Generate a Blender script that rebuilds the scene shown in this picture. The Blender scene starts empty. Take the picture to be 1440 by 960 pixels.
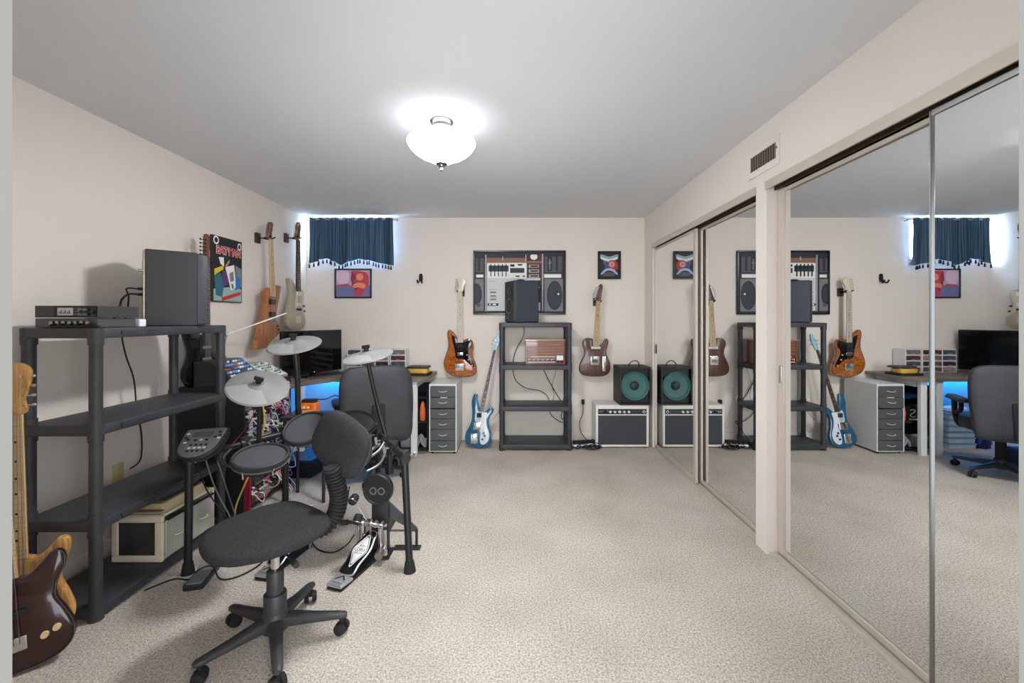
import bpy, math, random
from mathutils import Vector, Matrix, Euler
S = bpy.context.scene
COL = S.collection
RN = random.Random(11)
PI = math.pi
F, CX, CY, EYE = 600.0, 725.0, 448.0, 1.33     # focal length (px), vanishing point, eye height


def at(px, py, y):
    return Vector(((px - CX) * y / F, y, EYE - (py - CY) * y / F))


# ------------------------------------------------------------------ materials
def lin(c):
    c /= 255.0
    return c / 12.92 if c <= .04045 else ((c + .055) / 1.055) ** 2.4


def rgb(c):
    return (lin(c[0]), lin(c[1]), lin(c[2]), 1)


MATS = {}


def mat(name, c, rough=.5, metal=0., var=0., scale=20., bump=0., bscale=None, coat=0., emis=0., spec=.5, trans=0.):
    if name in MATS:
        return MATS[name]
    m = bpy.data.materials.new(name)
    m.use_nodes = True
    nt = m.node_tree
    b = nt.nodes['Principled BSDF']
    col = rgb(c)
    b.inputs['Base Color'].default_value = col
    b.inputs['Roughness'].default_value = rough
    b.inputs['Metallic'].default_value = metal
    b.inputs['Specular IOR Level'].default_value = spec
    b.inputs['Coat Weight'].default_value = coat
    b.inputs['Transmission Weight'].default_value = trans
    if emis:
        b.inputs['Emission Color'].default_value = col
        b.inputs['Emission Strength'].default_value = emis
    tc = nt.nodes.new('ShaderNodeTexCoord')
    if var:
        n = nt.nodes.new('ShaderNodeTexNoise')
        n.inputs['Scale'].default_value = scale
        n.inputs['Detail'].default_value = 6
        r = nt.nodes.new('ShaderNodeValToRGB')
        r.color_ramp.elements[0].position = .3
        r.color_ramp.elements[1].position = .7
        r.color_ramp.elements[0].color = tuple(max(0, x * (1 - var)) for x in col[:3]) + (1,)
        r.color_ramp.elements[1].color = tuple(min(1, x * (1 + var)) for x in col[:3]) + (1,)
        nt.links.new(tc.outputs['Object'], n.inputs['Vector'])
        nt.links.new(n.outputs['Fac'], r.inputs['Fac'])
        nt.links.new(r.outputs['Color'], b.inputs['Base Color'])
    if bump:
        n2 = nt.nodes.new('ShaderNodeTexNoise')
        n2.inputs['Scale'].default_value = bscale or scale * 4
        n2.inputs['Detail'].default_value = 3
        bp = nt.nodes.new('ShaderNodeBump')
        bp.inputs['Strength'].default_value = bump
        bp.inputs['Distance'].default_value = .01
        nt.links.new(tc.outputs['Object'], n2.inputs['Vector'])
        nt.links.new(n2.outputs['Fac'], bp.inputs['Height'])
        nt.links.new(bp.outputs['Normal'], b.inputs['Normal'])
    MATS[name] = m
    return m


def wood(name, c1, c2, scale=(40, 40, 3), rough=.35, coat=.3, dist=2.0):
    if name in MATS:
        return MATS[name]
    m = bpy.data.materials.new(name)
    m.use_nodes = True
    nt = m.node_tree
    b = nt.nodes['Principled BSDF']
    b.inputs['Roughness'].default_value = rough
    b.inputs['Coat Weight'].default_value = coat
    tc = nt.nodes.new('ShaderNodeTexCoord')
    mp = nt.nodes.new('ShaderNodeMapping')
    mp.inputs['Scale'].default_value = scale
    n = nt.nodes.new('ShaderNodeTexNoise')
    n.inputs['Scale'].default_value = 1
    n.inputs['Detail'].default_value = 5
    n.inputs['Distortion'].default_value = dist
    r = nt.nodes.new('ShaderNodeValToRGB')
    r.color_ramp.elements[0].position = .35
    r.color_ramp.elements[1].position = .65
    r.color_ramp.elements[0].color = rgb(c1)
    r.color_ramp.elements[1].color = rgb(c2)
    nt.links.new(tc.outputs['Object'], mp.inputs['Vector'])
    nt.links.new(mp.outputs['Vector'], n.inputs['Vector'])
    nt.links.new(n.outputs['Fac'], r.inputs['Fac'])
    nt.links.new(r.outputs['Color'], b.inputs['Base Color'])
    MATS[name] = m
    return m


# ------------------------------------------------------------------ mesh builder
def spline(pts, n=5, closed=True):
    out = []
    N = len(pts)
    for i in range(N if closed else N - 1):
        if closed:
            p = [pts[(i + k - 1) % N] for k in range(4)]
        else:
            p = [pts[min(max(i + k - 1, 0), N - 1)] for k in range(4)]
        for j in range(n):
            t = j / n
            out.append(tuple(.5 * (2 * b + (c - a) * t + (2 * a - 5 * b + 4 * c - d) * t * t + (3 * b - a - 3 * c + d) * t ** 3)
                             for a, b, c, d in zip(*p)))
    if not closed:
        out.append(tuple(pts[-1]))
    return out


def superell(a, b, e=2.6, n=40):
    o = []
    for i in range(n):
        t = 2 * PI * i / n
        c, s = math.cos(t), math.sin(t)
        o.append((a * math.copysign(abs(c) ** (2 / e), c), b * math.copysign(abs(s) ** (2 / e), s)))
    return o


def rrect(x0, x1, y0, y1, r, n=5):
    o = []
    for cx, cy, a in ((x1 - r, y0 + r, -90), (x1 - r, y1 - r, 0), (x0 + r, y1 - r, 90), (x0 + r, y0 + r, 180)):
        for i in range(n + 1):
            t = math.radians(a + 90 * i / n)
            o.append((cx + r * math.cos(t), cy + r * math.sin(t)))
    return o


def frame(o, z, x=None):
    """matrix with origin o and z axis along z (x hints the x axis)"""
    z = Vector(z).normalized()
    h = Vector(x) if x else (Vector((1, 0, 0)) if abs(z.x) < .9 else Vector((0, 1, 0)))
    xx = (h - z * h.dot(z)).normalized()
    yy = z.cross(xx)
    M = Matrix((xx, yy, z)).transposed().to_4x4()
    M.translation = Vector(o)
    return M


FRONT = Matrix(((1, 0, 0, 0), (0, 0, 1, 0), (0, 1, 0, 0), (0, 0, 0, 1)))   # outline (x, z), levels along y


class MB:
    def __init__(s, M=None):
        s.v, s.f, s.m, s.mi = [], [], [], 0
        s.M = M or Matrix()

    def mt(s, i):
        s.mi = i
        return s

    def add(s, vs, fs, M=None):
        o = len(s.v)
        T = s.M @ M if M is not None else s.M
        s.v += [T @ Vector(v) for v in vs]
        s.f += [[o + i for i in f] for f in fs]
        s.m += [s.mi] * len(fs)
        return s

    def box(s, x0, x1, y0, y1, z0, z1, M=None):
        return s.add([(x, y, z) for z in (z0, z1) for y in (y0, y1) for x in (x0, x1)],
                     [(0, 2, 3, 1), (4, 5, 7, 6), (0, 1, 5, 4), (2, 6, 7, 3), (0, 4, 6, 2), (1, 3, 7, 5)], M)

    def cbox(s, c, d, M=None):
        return s.box(c[0] - d[0] / 2, c[0] + d[0] / 2, c[1] - d[1] / 2, c[1] + d[1] / 2, c[2] - d[2] / 2, c[2] + d[2] / 2, M)

    def stack(s, outl, rings, M=None, cap0=True, cap1=True, soft=False):
        n = len(outl)
        area = sum(outl[i][0] * outl[(i + 1) % n][1] - outl[(i + 1) % n][0] * outl[i][1] for i in range(n))
        sg = 1 if area > 0 else -1
        nor = []
        for i in range(n):
            a, b, c = outl[i - 1], outl[i], outl[(i + 1) % n]
            t = Vector((c[0] - a[0], c[1] - a[1]))
            t = t.normalized() if t.length > 1e-9 else Vector((1, 0))
            nor.append((-t.y * sg, t.x * sg))
        vs, fs = [], []
        gx, gy = sum(p[0] for p in outl) / n, sum(p[1] for p in outl) / n
        rm = min(math.hypot(p[0] - gx, p[1] - gy) for p in outl)
        for ins, z in rings:
            if soft:
                k = 1 - ins / rm
                vs += [(gx + (p[0] - gx) * k, gy + (p[1] - gy) * k, z) for p in outl]
                continue
            vs += [(p[0] + q[0] * ins, p[1] + q[1] * ins, z) for p, q in zip(outl, nor)]
        for k in range(len(rings) - 1):
            for i in range(n):
                j = (i + 1) % n
                fs.append((k * n + i, k * n + j, (k + 1) * n + j, (k + 1) * n + i))
        if cap0:
            fs.append(tuple(range(n))[::-1])
        if cap1:
            fs.append(tuple((len(rings) - 1) * n + i for i in range(n)))
        return s.add(vs, fs, M)

    def prism(s, outl, y0, y1, bev=0., M=None):
        """outline in (x, z) pushed along y"""
        T = (M @ FRONT) if M is not None else FRONT
        if bev:
            rg = [(bev, y0), (bev * .3, y0 + bev * .3), (0, y0 + bev), (0, y1 - bev), (bev * .3, y1 - bev * .3), (bev, y1)]
        else:
            rg = [(0, y0), (0, y1)]
        return s.stack(outl, rg, T)

    def cyl(s, p0, p1, r0, r1=None, n=16):
        p0, p1 = Vector(p0), Vector(p1)
        r1 = r0 if r1 is None else r1
        T = frame(p0, p1 - p0)
        L = (p1 - p0).length
        vs = [(r * math.cos(2 * PI * i / n), r * math.sin(2 * PI * i / n), z) for r, z in ((r0, 0), (r1, L)) for i in range(n)]
        fs = [(i, (i + 1) % n, n + (i + 1) % n, n + i) for i in range(n)] + [tuple(range(n))[::-1], tuple(range(n, 2 * n))]
        return s.add(vs, fs, T)

    def tube(s, path, r, n=8, closed=False, rs=None):
        P = [Vector(p) for p in path]
        N = len(P)
        vs, fs = [], []
        prev = None
        for i, p in enumerate(P):
            a = P[i - 1] if (i or closed) else p
            b = P[(i + 1) % N] if (i < N - 1 or closed) else p
            t = (b - a).normalized()
            if prev is None:
                h = Vector((0, 0, 1)) if abs(t.z) < .9 else Vector((1, 0, 0))
            else:
                h = prev
            x = (h - t * h.dot(t))
            x = x.normalized() if x.length > 1e-6 else t.orthogonal().normalized()
            prev = x
            y = t.cross(x)
            rr = rs[i] if rs else r
            vs += [p + (x * math.cos(2 * PI * k / n) + y * math.sin(2 * PI * k / n)) * rr for k in range(n)]
        for i in range(N if closed else N - 1):
            j = (i + 1) % N
            for k in range(n):
                l = (k + 1) % n
                fs.append((i * n + k, i * n + l, j * n + l, j * n + k))
        if not closed:
            fs += [tuple(range(n))[::-1], tuple((N - 1) * n + k for k in range(n))]
        return s.add(vs, fs)

    def wire(s, pts, r, n=6, k=6):
        return s.tube(spline([tuple(p) for p in pts], k, False), r, n)

    def lathe(s, prof, M=None, n=32):
        vs, fs = [], []
        for r, z in prof:
            vs += [(max(r, 1e-5) * math.cos(2 * PI * i / n), max(r, 1e-5) * math.sin(2 * PI * i / n), z) for i in range(n)]
        for k in range(len(prof) - 1):
            for i in range(n):
                j = (i + 1) % n
                fs.append((k * n + i, k * n + j, (k + 1) * n + j, (k + 1) * n + i))
        return s.add(vs, fs, M)

    def ball(s, c, r, n=16, m=10):
        if not hasattr(r, '__len__'):
            r = (r, r, r)
        prof = [(math.sin(PI * i / m), -math.cos(PI * i / m)) for i in range(m + 1)]
        T = Matrix.Translation(Vector(c)) @ Matrix.Diagonal((r[0], r[1], r[2], 1))
        return s.lathe(prof, T, n)

    def torus(s, c, R, r, z=(0, 0, 1), n=32, m=10):
        T = frame(c, z)
        return s.tube([T @ Vector((R * math.cos(2 * PI * i / n), R * math.sin(2 * PI * i / n), 0)) for i in range(n)], r, m, True)

    def text(s, txt, w, h, M, depth=.0006, bold=0.):
        cu = bpy.data.curves.new('lettering', 'FONT')
        cu.body = txt
        cu.size = 1
        cu.offset = bold
        cu.align_x = 'CENTER'
        cu.resolution_u = 3
        ob = bpy.data.objects.new('lettering', cu)
        COL.objects.link(ob)
        dg = bpy.context.evaluated_depsgraph_get()
        dg.update()
        me = bpy.data.meshes.new_from_object(ob.evaluated_get(dg))
        xs = [v.co.x for v in me.vertices]
        ys = [v.co.y for v in me.vertices]
        sx, sy = w / (max(xs) - min(xs)), h / (max(ys) - min(ys))
        cx, cy = (max(xs) + min(xs)) / 2, (max(ys) + min(ys)) / 2
        s.add([((v.co.x - cx) * sx, (v.co.y - cy) * sy, 0) for v in me.vertices], [tuple(p.vertices) for p in me.polygons], M)
        bpy.data.objects.remove(ob)
        bpy.data.meshes.remove(me)
        bpy.data.curves.remove(cu)
        return s

    def build(s, name, mats, parent=None, w=False, bevel=0., angle=38, fix=True, kind=None):
        me = bpy.data.meshes.new(name)
        vs = s.v
        if w and parent is not None:
            I = WM[parent.name].inverted()
            vs = [I @ v for v in vs]
        me.from_pydata([tuple(v) for v in vs], [], s.f)
        if not isinstance(mats, (list, tuple)):
            mats = [mats]
        for m in mats:
            me.materials.append(m)
        if len(mats) > 1:
            me.polygons.foreach_set('material_index', s.m)
        if fix:
            import bmesh
            bm = bmesh.new()
            bm.from_mesh(me)
            bmesh.ops.recalc_face_normals(bm, faces=bm.faces)
            bm.to_mesh(me)
            bm.free()
        me.polygons.foreach_set('use_smooth', [True] * len(me.polygons))
        me.set_sharp_from_angle(angle=math.radians(angle))
        me.update()
        o = bpy.data.objects.new(name, me)
        COL.objects.link(o)
        if parent is not None:
            o.parent = parent
            WM[o.name] = WM[parent.name].copy()
        else:
            WM[o.name] = Matrix()
        if bevel:
            b = o.modifiers.new('Bevel', 'BEVEL')
            b.width = bevel
            b.segments = 2
            b.limit_method = 'ANGLE'
            b.angle_limit = math.radians(40)
        if kind:
            o['kind'] = kind
        return o


WM = {}


def tag(o, label=None, cat=None, group=None):
    if label:
        o['label'] = label
    if cat:
        o['category'] = cat
    if group:
        o['group'] = group
    return o


def thing(name, label, cat, loc=(0, 0, 0), rot=(0, 0, 0), group=None, M=None):
    o = bpy.data.objects.new(name, None)
    o.empty_display_size = .05
    COL.objects.link(o)
    if M is None:
        M = Matrix.Translation(Vector(loc)) @ Euler(rot).to_matrix().to_4x4()
    o.location = M.to_translation()
    o.rotation_euler = M.to_euler()
    WM[o.name] = M.copy()
    return tag(o, label, cat, group)


def struct_group(name):
    o = bpy.data.objects.new(name, None)
    COL.objects.link(o)
    WM[o.name] = Matrix()
    o['kind'] = 'structure'
    return o


def dup(root, M, label=None, group=None):
    def cp(o, par):
        c = o.copy()
        COL.objects.link(c)
        if par is not None:
            c.parent = par
        for ch in list(o.children):
            cp(ch, c)
        return c
    r = cp(root, None)
    r.location = M.to_translation()
    r.rotation_euler = M.to_euler()
    WM[r.name] = M.copy()
    if label:
        r['label'] = label
    if group:
        r['group'] = group
    return r


# ------------------------------------------------------------------ palette
WALLC = mat('wall_paint', (224, 216, 207), .8, var=.010, scale=3, bump=.05, bscale=160)
CEILC = mat('ceiling_paint', (217, 219, 222), .85, bump=.04, bscale=120)
WHITEP = mat('white_trim_paint', (226, 221, 212), .5)
JAMBP = mat('jamb_paint', (118, 115, 110), .5)
METALB = mat('brushed_beige_metal', (198, 188, 175), .5, .25)
DARKCH = mat('dark_track', (70, 58, 44), .5, .3)
CHROME = mat('chrome', (215, 215, 215), .18, 1)
STEEL = mat('steel', (160, 160, 160), .35, 1)
BLK = mat('black_plastic', (38, 39, 42), .45, var=.15, scale=8)
BLKM = mat('black_matte', (22, 22, 24), .75)
BLKG = mat('black_gloss', (10, 10, 12), .12)
SHELFP = mat('shelf_plastic', (54, 55, 60), .48, var=.22, scale=14, bump=.1, bscale=60)
RUBBER = mat('rubber', (20, 20, 21), .8)
GREYP = mat('grey_plastic', (110, 112, 114), .5)
FABRIC = mat('black_fabric', (52, 52, 54), .95, var=.25, scale=120, bump=.3, bscale=700, spec=.2)
LEATH = mat('black_leather', (44, 45, 49), .55, var=.2, scale=10, bump=.2, bscale=250)
IVORY = mat('ivory_plastic', (226, 219, 200), .4)
CORD = mat('black_cord', (18, 18, 18), .6)
WHITEPL = mat('white_plastic', (228, 228, 228), .4)
MIRR = mat('mirror_silver', (236, 238, 238), .0, 1)
# ================================================================== THE ROOM
XL, XR, YF, YB, H = -2.295, 1.42, .35, 4.695, 2.441


def carpet_mat():
    m = bpy.data.materials.new('beige_carpet')
    m.use_nodes = True
    nt = m.node_tree
    L = nt.links.new
    b = nt.nodes['Principled BSDF']
    b.inputs['Roughness'].default_value = .95
    b.inputs['Specular IOR Level'].default_value = .1
    tc = nt.nodes.new('ShaderNodeTexCoord')

    def noise(sc, det):
        n = nt.nodes.new('ShaderNodeTexNoise')
        n.inputs['Scale'].default_value = sc
        n.inputs['Detail'].default_value = det
        L(tc.outputs['Object'], n.inputs['Vector'])
        return n
    fine, mid, big = noise(270, 2), noise(105, 4), noise(2.2, 4)
    r = nt.nodes.new('ShaderNodeValToRGB')
    r.color_ramp.elements[0].position = .38
    r.color_ramp.elements[1].position = .57
    r.color_ramp.elements[0].color = rgb((146, 137, 124))
    r.color_ramp.elements[1].color = rgb((228, 220, 207))
    mx = nt.nodes.new('ShaderNodeMath')
    mx.operation = 'ADD'
    mu = nt.nodes.new('ShaderNodeMath')
    mu.operation = 'MULTIPLY'
    mu.inputs[1].default_value = .55
    mu2 = nt.nodes.new('ShaderNodeMath')
    mu2.operation = 'MULTIPLY'
    mu2.inputs[1].default_value = .45
    L(fine.outputs['Fac'], mu.inputs[0])
    L(mid.outputs['Fac'], mu2.inputs[0])
    L(mu.outputs[0], mx.inputs[0])
    L(mu2.outputs[0], mx.inputs[1])
    L(mx.outputs[0], r.inputs['Fac'])
    r2 = nt.nodes.new('ShaderNodeValToRGB')
    r2.color_ramp.elements[0].position = .3
    r2.color_ramp.elements[1].position = .65
    r2.color_ramp.elements[0].color = (.84, .82, .80, 1)
    r2.color_ramp.elements[1].color = (1, 1, 1, 1)
    L(big.outputs['Fac'], r2.inputs['Fac'])
    mm = nt.nodes.new('ShaderNodeMix')
    mm.data_type = 'RGBA'
    mm.blend_type = 'MULTIPLY'
    mm.inputs[0].default_value = 1
    L(r.outputs['Color'], mm.inputs[6])
    L(r2.outputs['Color'], mm.inputs[7])
    L(mm.outputs[2], b.inputs['Base Color'])
    bp = nt.nodes.new('ShaderNodeBump')
    bp.inputs['Strength'].default_value = .9
    bp.inputs['Distance'].default_value = .012
    L(mx.outputs[0], bp.inputs['Height'])
    L(bp.outputs['Normal'], b.inputs['Normal'])
    return m


MB().box(XL - .12, 1.75, .0, YB + .4, -.06, 0).build('floor', carpet_mat(), kind='structure')
MB().box(XL - .12, 1.75, .0, YB + .4, H, H + .08).build('ceiling', CEILC, kind='structure')
MB().box(XL - .1, XL, YF - .12, YB, 0, H).build('wall_left', WALLC, kind='structure')
WX0, WX1, WZ0, WZ1 = -2.262, -1.36, 1.99, 2.425          # the high window
b = MB()
b.box(XL - .1, WX0, YB, YB + .2, 0, H).box(WX1, 1.75, YB, YB + .2, 0, H)
b.box(WX0, WX1, YB, YB + .2, 0, WZ0).box(WX0, WX1, YB, YB + .2, WZ1, H)
b.build('wall_back', WALLC, kind='structure')
P0, P1, C1E = 2.4135, 2.521, 4.42
b = MB()
b.box(XR, 1.56, YF, YB, 2.105, H).box(XR, 1.56, C1E, YB, 0, 2.105).box(XR, 1.56, P0, P1, 0, 2.105)
b.box(1.60, 1.70, YF - .12, YB, 0, H)
b.build('wall_right', WALLC, kind='structure')
b = MB()
DW = .427
b.box(XL - .1, -DW - .02, YF - .12, YF, 0, H).box(DW + .02, 1.7, YF - .12, YF, 0, H).box(-DW - .02, DW + .02, YF - .12, YF, 2.05, H)
b.build('wall_front', WALLC, kind='structure')
for i, sx in enumerate((-1, 1)):
    b = MB()
    b.box(min(sx * DW, sx * (DW + .02)), max(sx * DW, sx * (DW + .02)), YF - .13, YF + .012, 0, 2.05)
    b.build('trim_%d' % (i + 1), JAMBP, kind='structure')
MB().box(XL, XL + .013, YF, YB, 0, .085).build('baseboard_left', WHITEP, bevel=.004, kind='structure')
MB().box(XL + .013, XR, YB - .013, YB, 0, .085).build('baseboard_back', WHITEP, bevel=.004, kind='structure')
# hanging strip under the header and the sliding-door tracks
for i, (y0, y1) in enumerate(((P1 - .006, C1E + .006), (YF, P0 + .004))):
    b = MB()
    b.mt(0).box(XR - .008, XR, y0, y1, 2.058, 2.106)
    b.mt(1).box(XR, 1.53, y0, y1, 2.075, 2.105)
    b.box(1.463, 1.469, y0, y1, 2.055, 2.075)
    b.build('trim_%d' % (3 + i), [METALB, DARKCH], kind='structure')
    b = MB()
    b.mt(0).box(1.437, 1.52, y0 - .0 if i else P1, y1 if not i else P0, .0, .006)
    for xx in (1.437, 1.462, 1.470, 1.497, 1.515):
        b.box(xx, xx + .0045, P1 if not i else YF, C1E if not i else P0, .006, .014)
    b.build('trim_%d' % (5 + i), [METALB], kind='structure')


def slide_door(n, x, y0, y1, sw, smat, pull=None):
    r = struct_group('door_%d' % n)
    z0, z1 = .016, 2.052
    MB().box(x, x + .005, y0 + .003, y1 - .003, z0 + .012, z1 - .012).build('mirror_pane', MIRR, r)
    for a, c in ((y0, y0 + sw), (y1 - (.012 if n == 1 else sw), y1)):
        MB().box(x - .008, x + .014, a, c, z0, z1).build('stile', smat, r, bevel=.002)
    for a, c in ((z0, z0 + .028), (z1 - .018, z1)):
        MB().box(x - .006, x + .014, y0 + sw, y1 - sw, a, c).build('rail', smat, r)
    if pull:
        b = MB().stack(rrect(-.011, .011, -.05, .05, .010), [(0, -.0015), (.002, .0015)],
                       frame((x - .009, pull, 1.02), (-1, 0, 0), (0, 1, 0)))
        b.build('finger_pull', STEEL, r)


slide_door(1, 1.443, 3.405, 4.415, .044, METALB, 4.395)
slide_door(2, 1.488, 2.524, 3.446, .044, METALB)
slide_door(3, 1.488, 1.440, 2.410, .050, METALB, 2.385)
slide_door(4, 1.448, .45, 1.487, .007, STEEL)

# window
r = struct_group('window_1')
b = MB()
for bx in ((WX0, WX1, WZ0, WZ0 + .03), (WX0, WX1, WZ1 - .03, WZ1), (WX0, WX0 + .03, WZ0, WZ1), (WX1 - .03, WX1, WZ0, WZ1), (-1.83, -1.79, WZ0, WZ1)):
    b.box(bx[0], bx[1], YB + .10, YB + .15, bx[2], bx[3])
b.build('window_frame', WHITEP, r)
gl = mat('window_glass', (245, 250, 255), .0, trans=1.)
gl.node_tree.nodes['Principled BSDF'].inputs['IOR'].default_value = 1.05
MB().box(WX0 + .03, WX1 - .03, YB + .122, YB + .128, WZ0 + .03, WZ1 - .03).build('window_pane', gl, r)

# curtain
t = thing('curtain', 'short blue valance curtain with dark tassels over the high window', 'curtain', (-1.78, YB - .07, 2.42))
cm = bpy.data.materials.new('blue_curtain_cloth')
cm.use_nodes = True
nt = cm.node_tree
pb = nt.nodes['Principled BSDF']
pb.inputs['Roughness'].default_value = .8
tc = nt.nodes.new('ShaderNodeTexCoord')
mp = nt.nodes.new('ShaderNodeMapping')
mp.inputs['Scale'].default_value = (95, 1, .6)
nz = nt.nodes.new('ShaderNodeTexNoise')
nz.inputs['Scale'].default_value = 1
rp = nt.nodes.new('ShaderNodeValToRGB')
rp.color_ramp.elements[0].position = .42
rp.color_ramp.elements[1].position = .72
rp.color_ramp.elements[0].color = rgb((22, 48, 72))
rp.color_ramp.elements[1].color = rgb((92, 124, 148))
nt.links.new(tc.outputs['Object'], mp.inputs['Vector'])
nt.links.new(mp.outputs['Vector'], nz.inputs['Vector'])
nt.links.new(nz.outputs['Fac'], rp.inputs['Fac'])
nt.links.new(rp.outputs['Color'], pb.inputs['Base Color'])
tr = nt.nodes.new('ShaderNodeBsdfTranslucent')
tr.inputs['Color'].default_value = (.03, .14, .24, 1)
mx = nt.nodes.new('ShaderNodeMixShader')
mx.inputs[0].default_value = .06
nt.links.new(pb.outputs[0], mx.inputs[1])
nt.links.new(tr.outputs[0], mx.inputs[2])
nt.links.new(mx.outputs[0], nt.nodes['Material Output'].inputs['Surface'])
x0, x1, NX, NZ = -2.232, -1.322, 150, 16


def hem(u):            # two scallops
    pts = [(0, 1.925), (.10, 1.955), (.2, 1.985), (.30, 1.95), (.36, 1.915), (.45, 1.945), (.58, 1.978), (.7, 1.965), (.85, 1.93), (1, 1.905)]
    for a, c in zip(pts, pts[1:]):
        if u <= c[0]:
            k = (u - a[0]) / (c[0] - a[0])
            k = k * k * (3 - 2 * k)
            return a[1] + (c[1] - a[1]) * k
    return pts[-1][1]


def fold(u, v):
    a = .024 * math.sin(u * 46 + 1.5 * math.sin(u * 9)) + .009 * math.sin(u * 97 + 1)
    return (a * (.5 + .5 * v)) * (1.25 if u < .4 else .7)


vs, fs = [], []
for side in (0, 1):
    for j in range(NZ + 1):
        v = j / NZ
        for i in range(NX + 1):
            u = i / NX
            zt = 2.428 - .008 * abs(math.sin(u * 30))
            z = zt + (hem(u) - zt) * v
            vs.append((x0 + (x1 - x0) * u + .006 * math.sin(v * 3 + u * 11), YB - .075 - fold(u, v) + side * .0025, z))
n1 = (NX + 1) * (NZ + 1)
for side in (0, 1):
    for j in range(NZ):
        for i in range(NX):
            a = side * n1 + j * (NX + 1) + i
            q = (a, a + 1, a + NX + 2, a + NX + 1)
            fs.append(q if side else q[::-1])
for i in range(NX):
    for j in (0, NZ):
        a = j * (NX + 1) + i
        fs.append((a, a + 1, a + 1 + n1, a + n1))
for j in range(NZ):
    for i in (0, NX):
        a = j * (NX + 1) + i
        fs.append((a, a + NX + 1, a + NX + 1 + n1, a + n1))
MB().add(vs, fs).build('cloth', cm, t, w=True, angle=80)
b = MB()
b.cyl((-2.262, YB - .065, 2.405), (-1.285, YB - .065, 2.405), .006)
b.ball((-1.28, YB - .065, 2.405), .011)
for xx in (-2.25, -1.30):
    b.cyl((xx, YB - .065, 2.405), (xx, YB - .001, 2.405), .005)
b.build('curtain_rod', STEEL, t, w=True)
TAS = mat('dark_tassel', (16, 20, 34), .9)
for k in range(27):
    u = (k + .4) / 27
    z = hem(u)
    x = x0 + (x1 - x0) * u
    y = YB - .075 - fold(u, 1)
    b = MB()
    b.cyl((x, y, z + .004), (x, y, z - .014), .002, n=6)
    b.lathe([(0, 0), (.0075, -.004), (.0085, -.010), (.0055, -.014), (.008, -.019), (.0095, -.040), (0, -.041)], Matrix.Translation((x, y, z - .010)), 8)
    b.build('tassel', TAS, t, w=True)

# air vent
t = thing('air_vent', 'white metal air vent with grey louvres high over the closet doors', 'vent', (XR, 2.44, 2.25))
b = MB()
for y0, y1, z0, z1 in ((2.29, 2.585, 2.165, 2.205), (2.29, 2.585, 2.291, 2.33), (2.29, 2.318, 2.205, 2.291), (2.57, 2.585, 2.205, 2.291)):
    b.box(XR - .008, XR, y0, y1, z0, z1)
b.build('vent_frame', WALLC, t, w=True, bevel=.003)
b = MB()
b.mt(1).box(XR - .001, XR, 2.318, 2.57, 2.205, 2.291)
b.mt(0)
for k in range(11):
    b.cbox((0, 0, 0), (.009, .0025, .086), Matrix.Translation((XR - .005, 2.326 + k * .0236, 2.248)) @ Matrix.Rotation(.6, 4, 'Z'))
b.build('louvres', [mat('vent_grey', (150, 138, 122), .5), mat('vent_dark', (62, 52, 44), .8)], t, w=True)
b = MB()
b.box(XR - .016, XR - .006, 2.303, 2.309, 2.25, 2.262)
b.build('lever', GREYP, t, w=True)

# ceiling lamp
LX, LY = -.416, 2.40
t = thing('ceiling_lamp', 'semi-flush ceiling lamp with a glowing frosted glass bowl and nickel fittings', 'ceiling lamp', (LX, LY, H))
NICK = mat('brushed_nickel', (150, 148, 146), .28, 1)
b = MB(Matrix.Translation((0, 0, 0)))
b.lathe([(0, 0), (.064, 0), (.066, -.008), (.060, -.016), (.052, -.022), (.05, -.034), (.03, -.042), (.012, -.046), (0, -.046)])
b.build('canopy', NICK, t)
MB().cyl((0, 0, -.04), (0, 0, -.245), .007).build('stem', NICK, t)
bowlb = mat('glowing_glass_bottom', (252, 252, 255), .3, emis=72.0)
bowlm = mat('glowing_glass', (252, 252, 255), .3, emis=6.5)
bowli = mat('glass_inside', (252, 252, 255), .3, emis=1.0)
prof = [(.012, -.243), (.04, -.237), (.085, -.213), (.125, -.194), (.152, -.176), (.176, -.152), (.188, -.133), (.190, -.121), (.184, -.111), (.174, -.105),
        (.172, -.108), (.181, -.114), (.185, -.123), (.183, -.132), (.172, -.149), (.149, -.172), (.122, -.189), (.083, -.208), (.039, -.232), (.012, -.238)]
b = MB()
b.mt(2).lathe(prof[:5], n=48).mt(0).lathe(prof[4:8], n=48).mt(1).lathe(prof[7:], n=48)
b.build('glass_bowl', [bowlm, bowli, bowlb], t, fix=False)
b = MB()
b.lathe([(0, -.232), (.030, -.236), (.034, -.241), (.028, -.247), (.018, -.250), (.015, -.258), (.006, -.262), (.006, -.268), (.009, -.274), (.006, -.281), (0, -.283)], n=24)
b.build('finial', NICK, t)


def outlet(x, y, z, rz, label, plate=(214, 206, 190)):
    t = thing('wall_outlet', label, 'outlet', (x, y, z), (0, 0, rz))
    MB().prism(rrect(-.035, .035, -.057, .057, .006), -.006, 0, .002).build('cover_plate', mat('outlet_plate_%d' % plate[0], plate, .45), t)
    for dz in (-.02, .02):
        b = MB()
        b.mt(0).prism(rrect(-.017, .017, dz - .014, dz + .014, .008), -.009, -.005, .001)
        b.mt(1)
        for dx in (-.006, .006):
            b.box(dx - .001, dx + .001, -.0095, -.0088, dz - .002, dz + .006)
        b.build('socket', [mat('outlet_plate_%d' % plate[0], plate, .45), BLKM], t)
    return t
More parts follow.
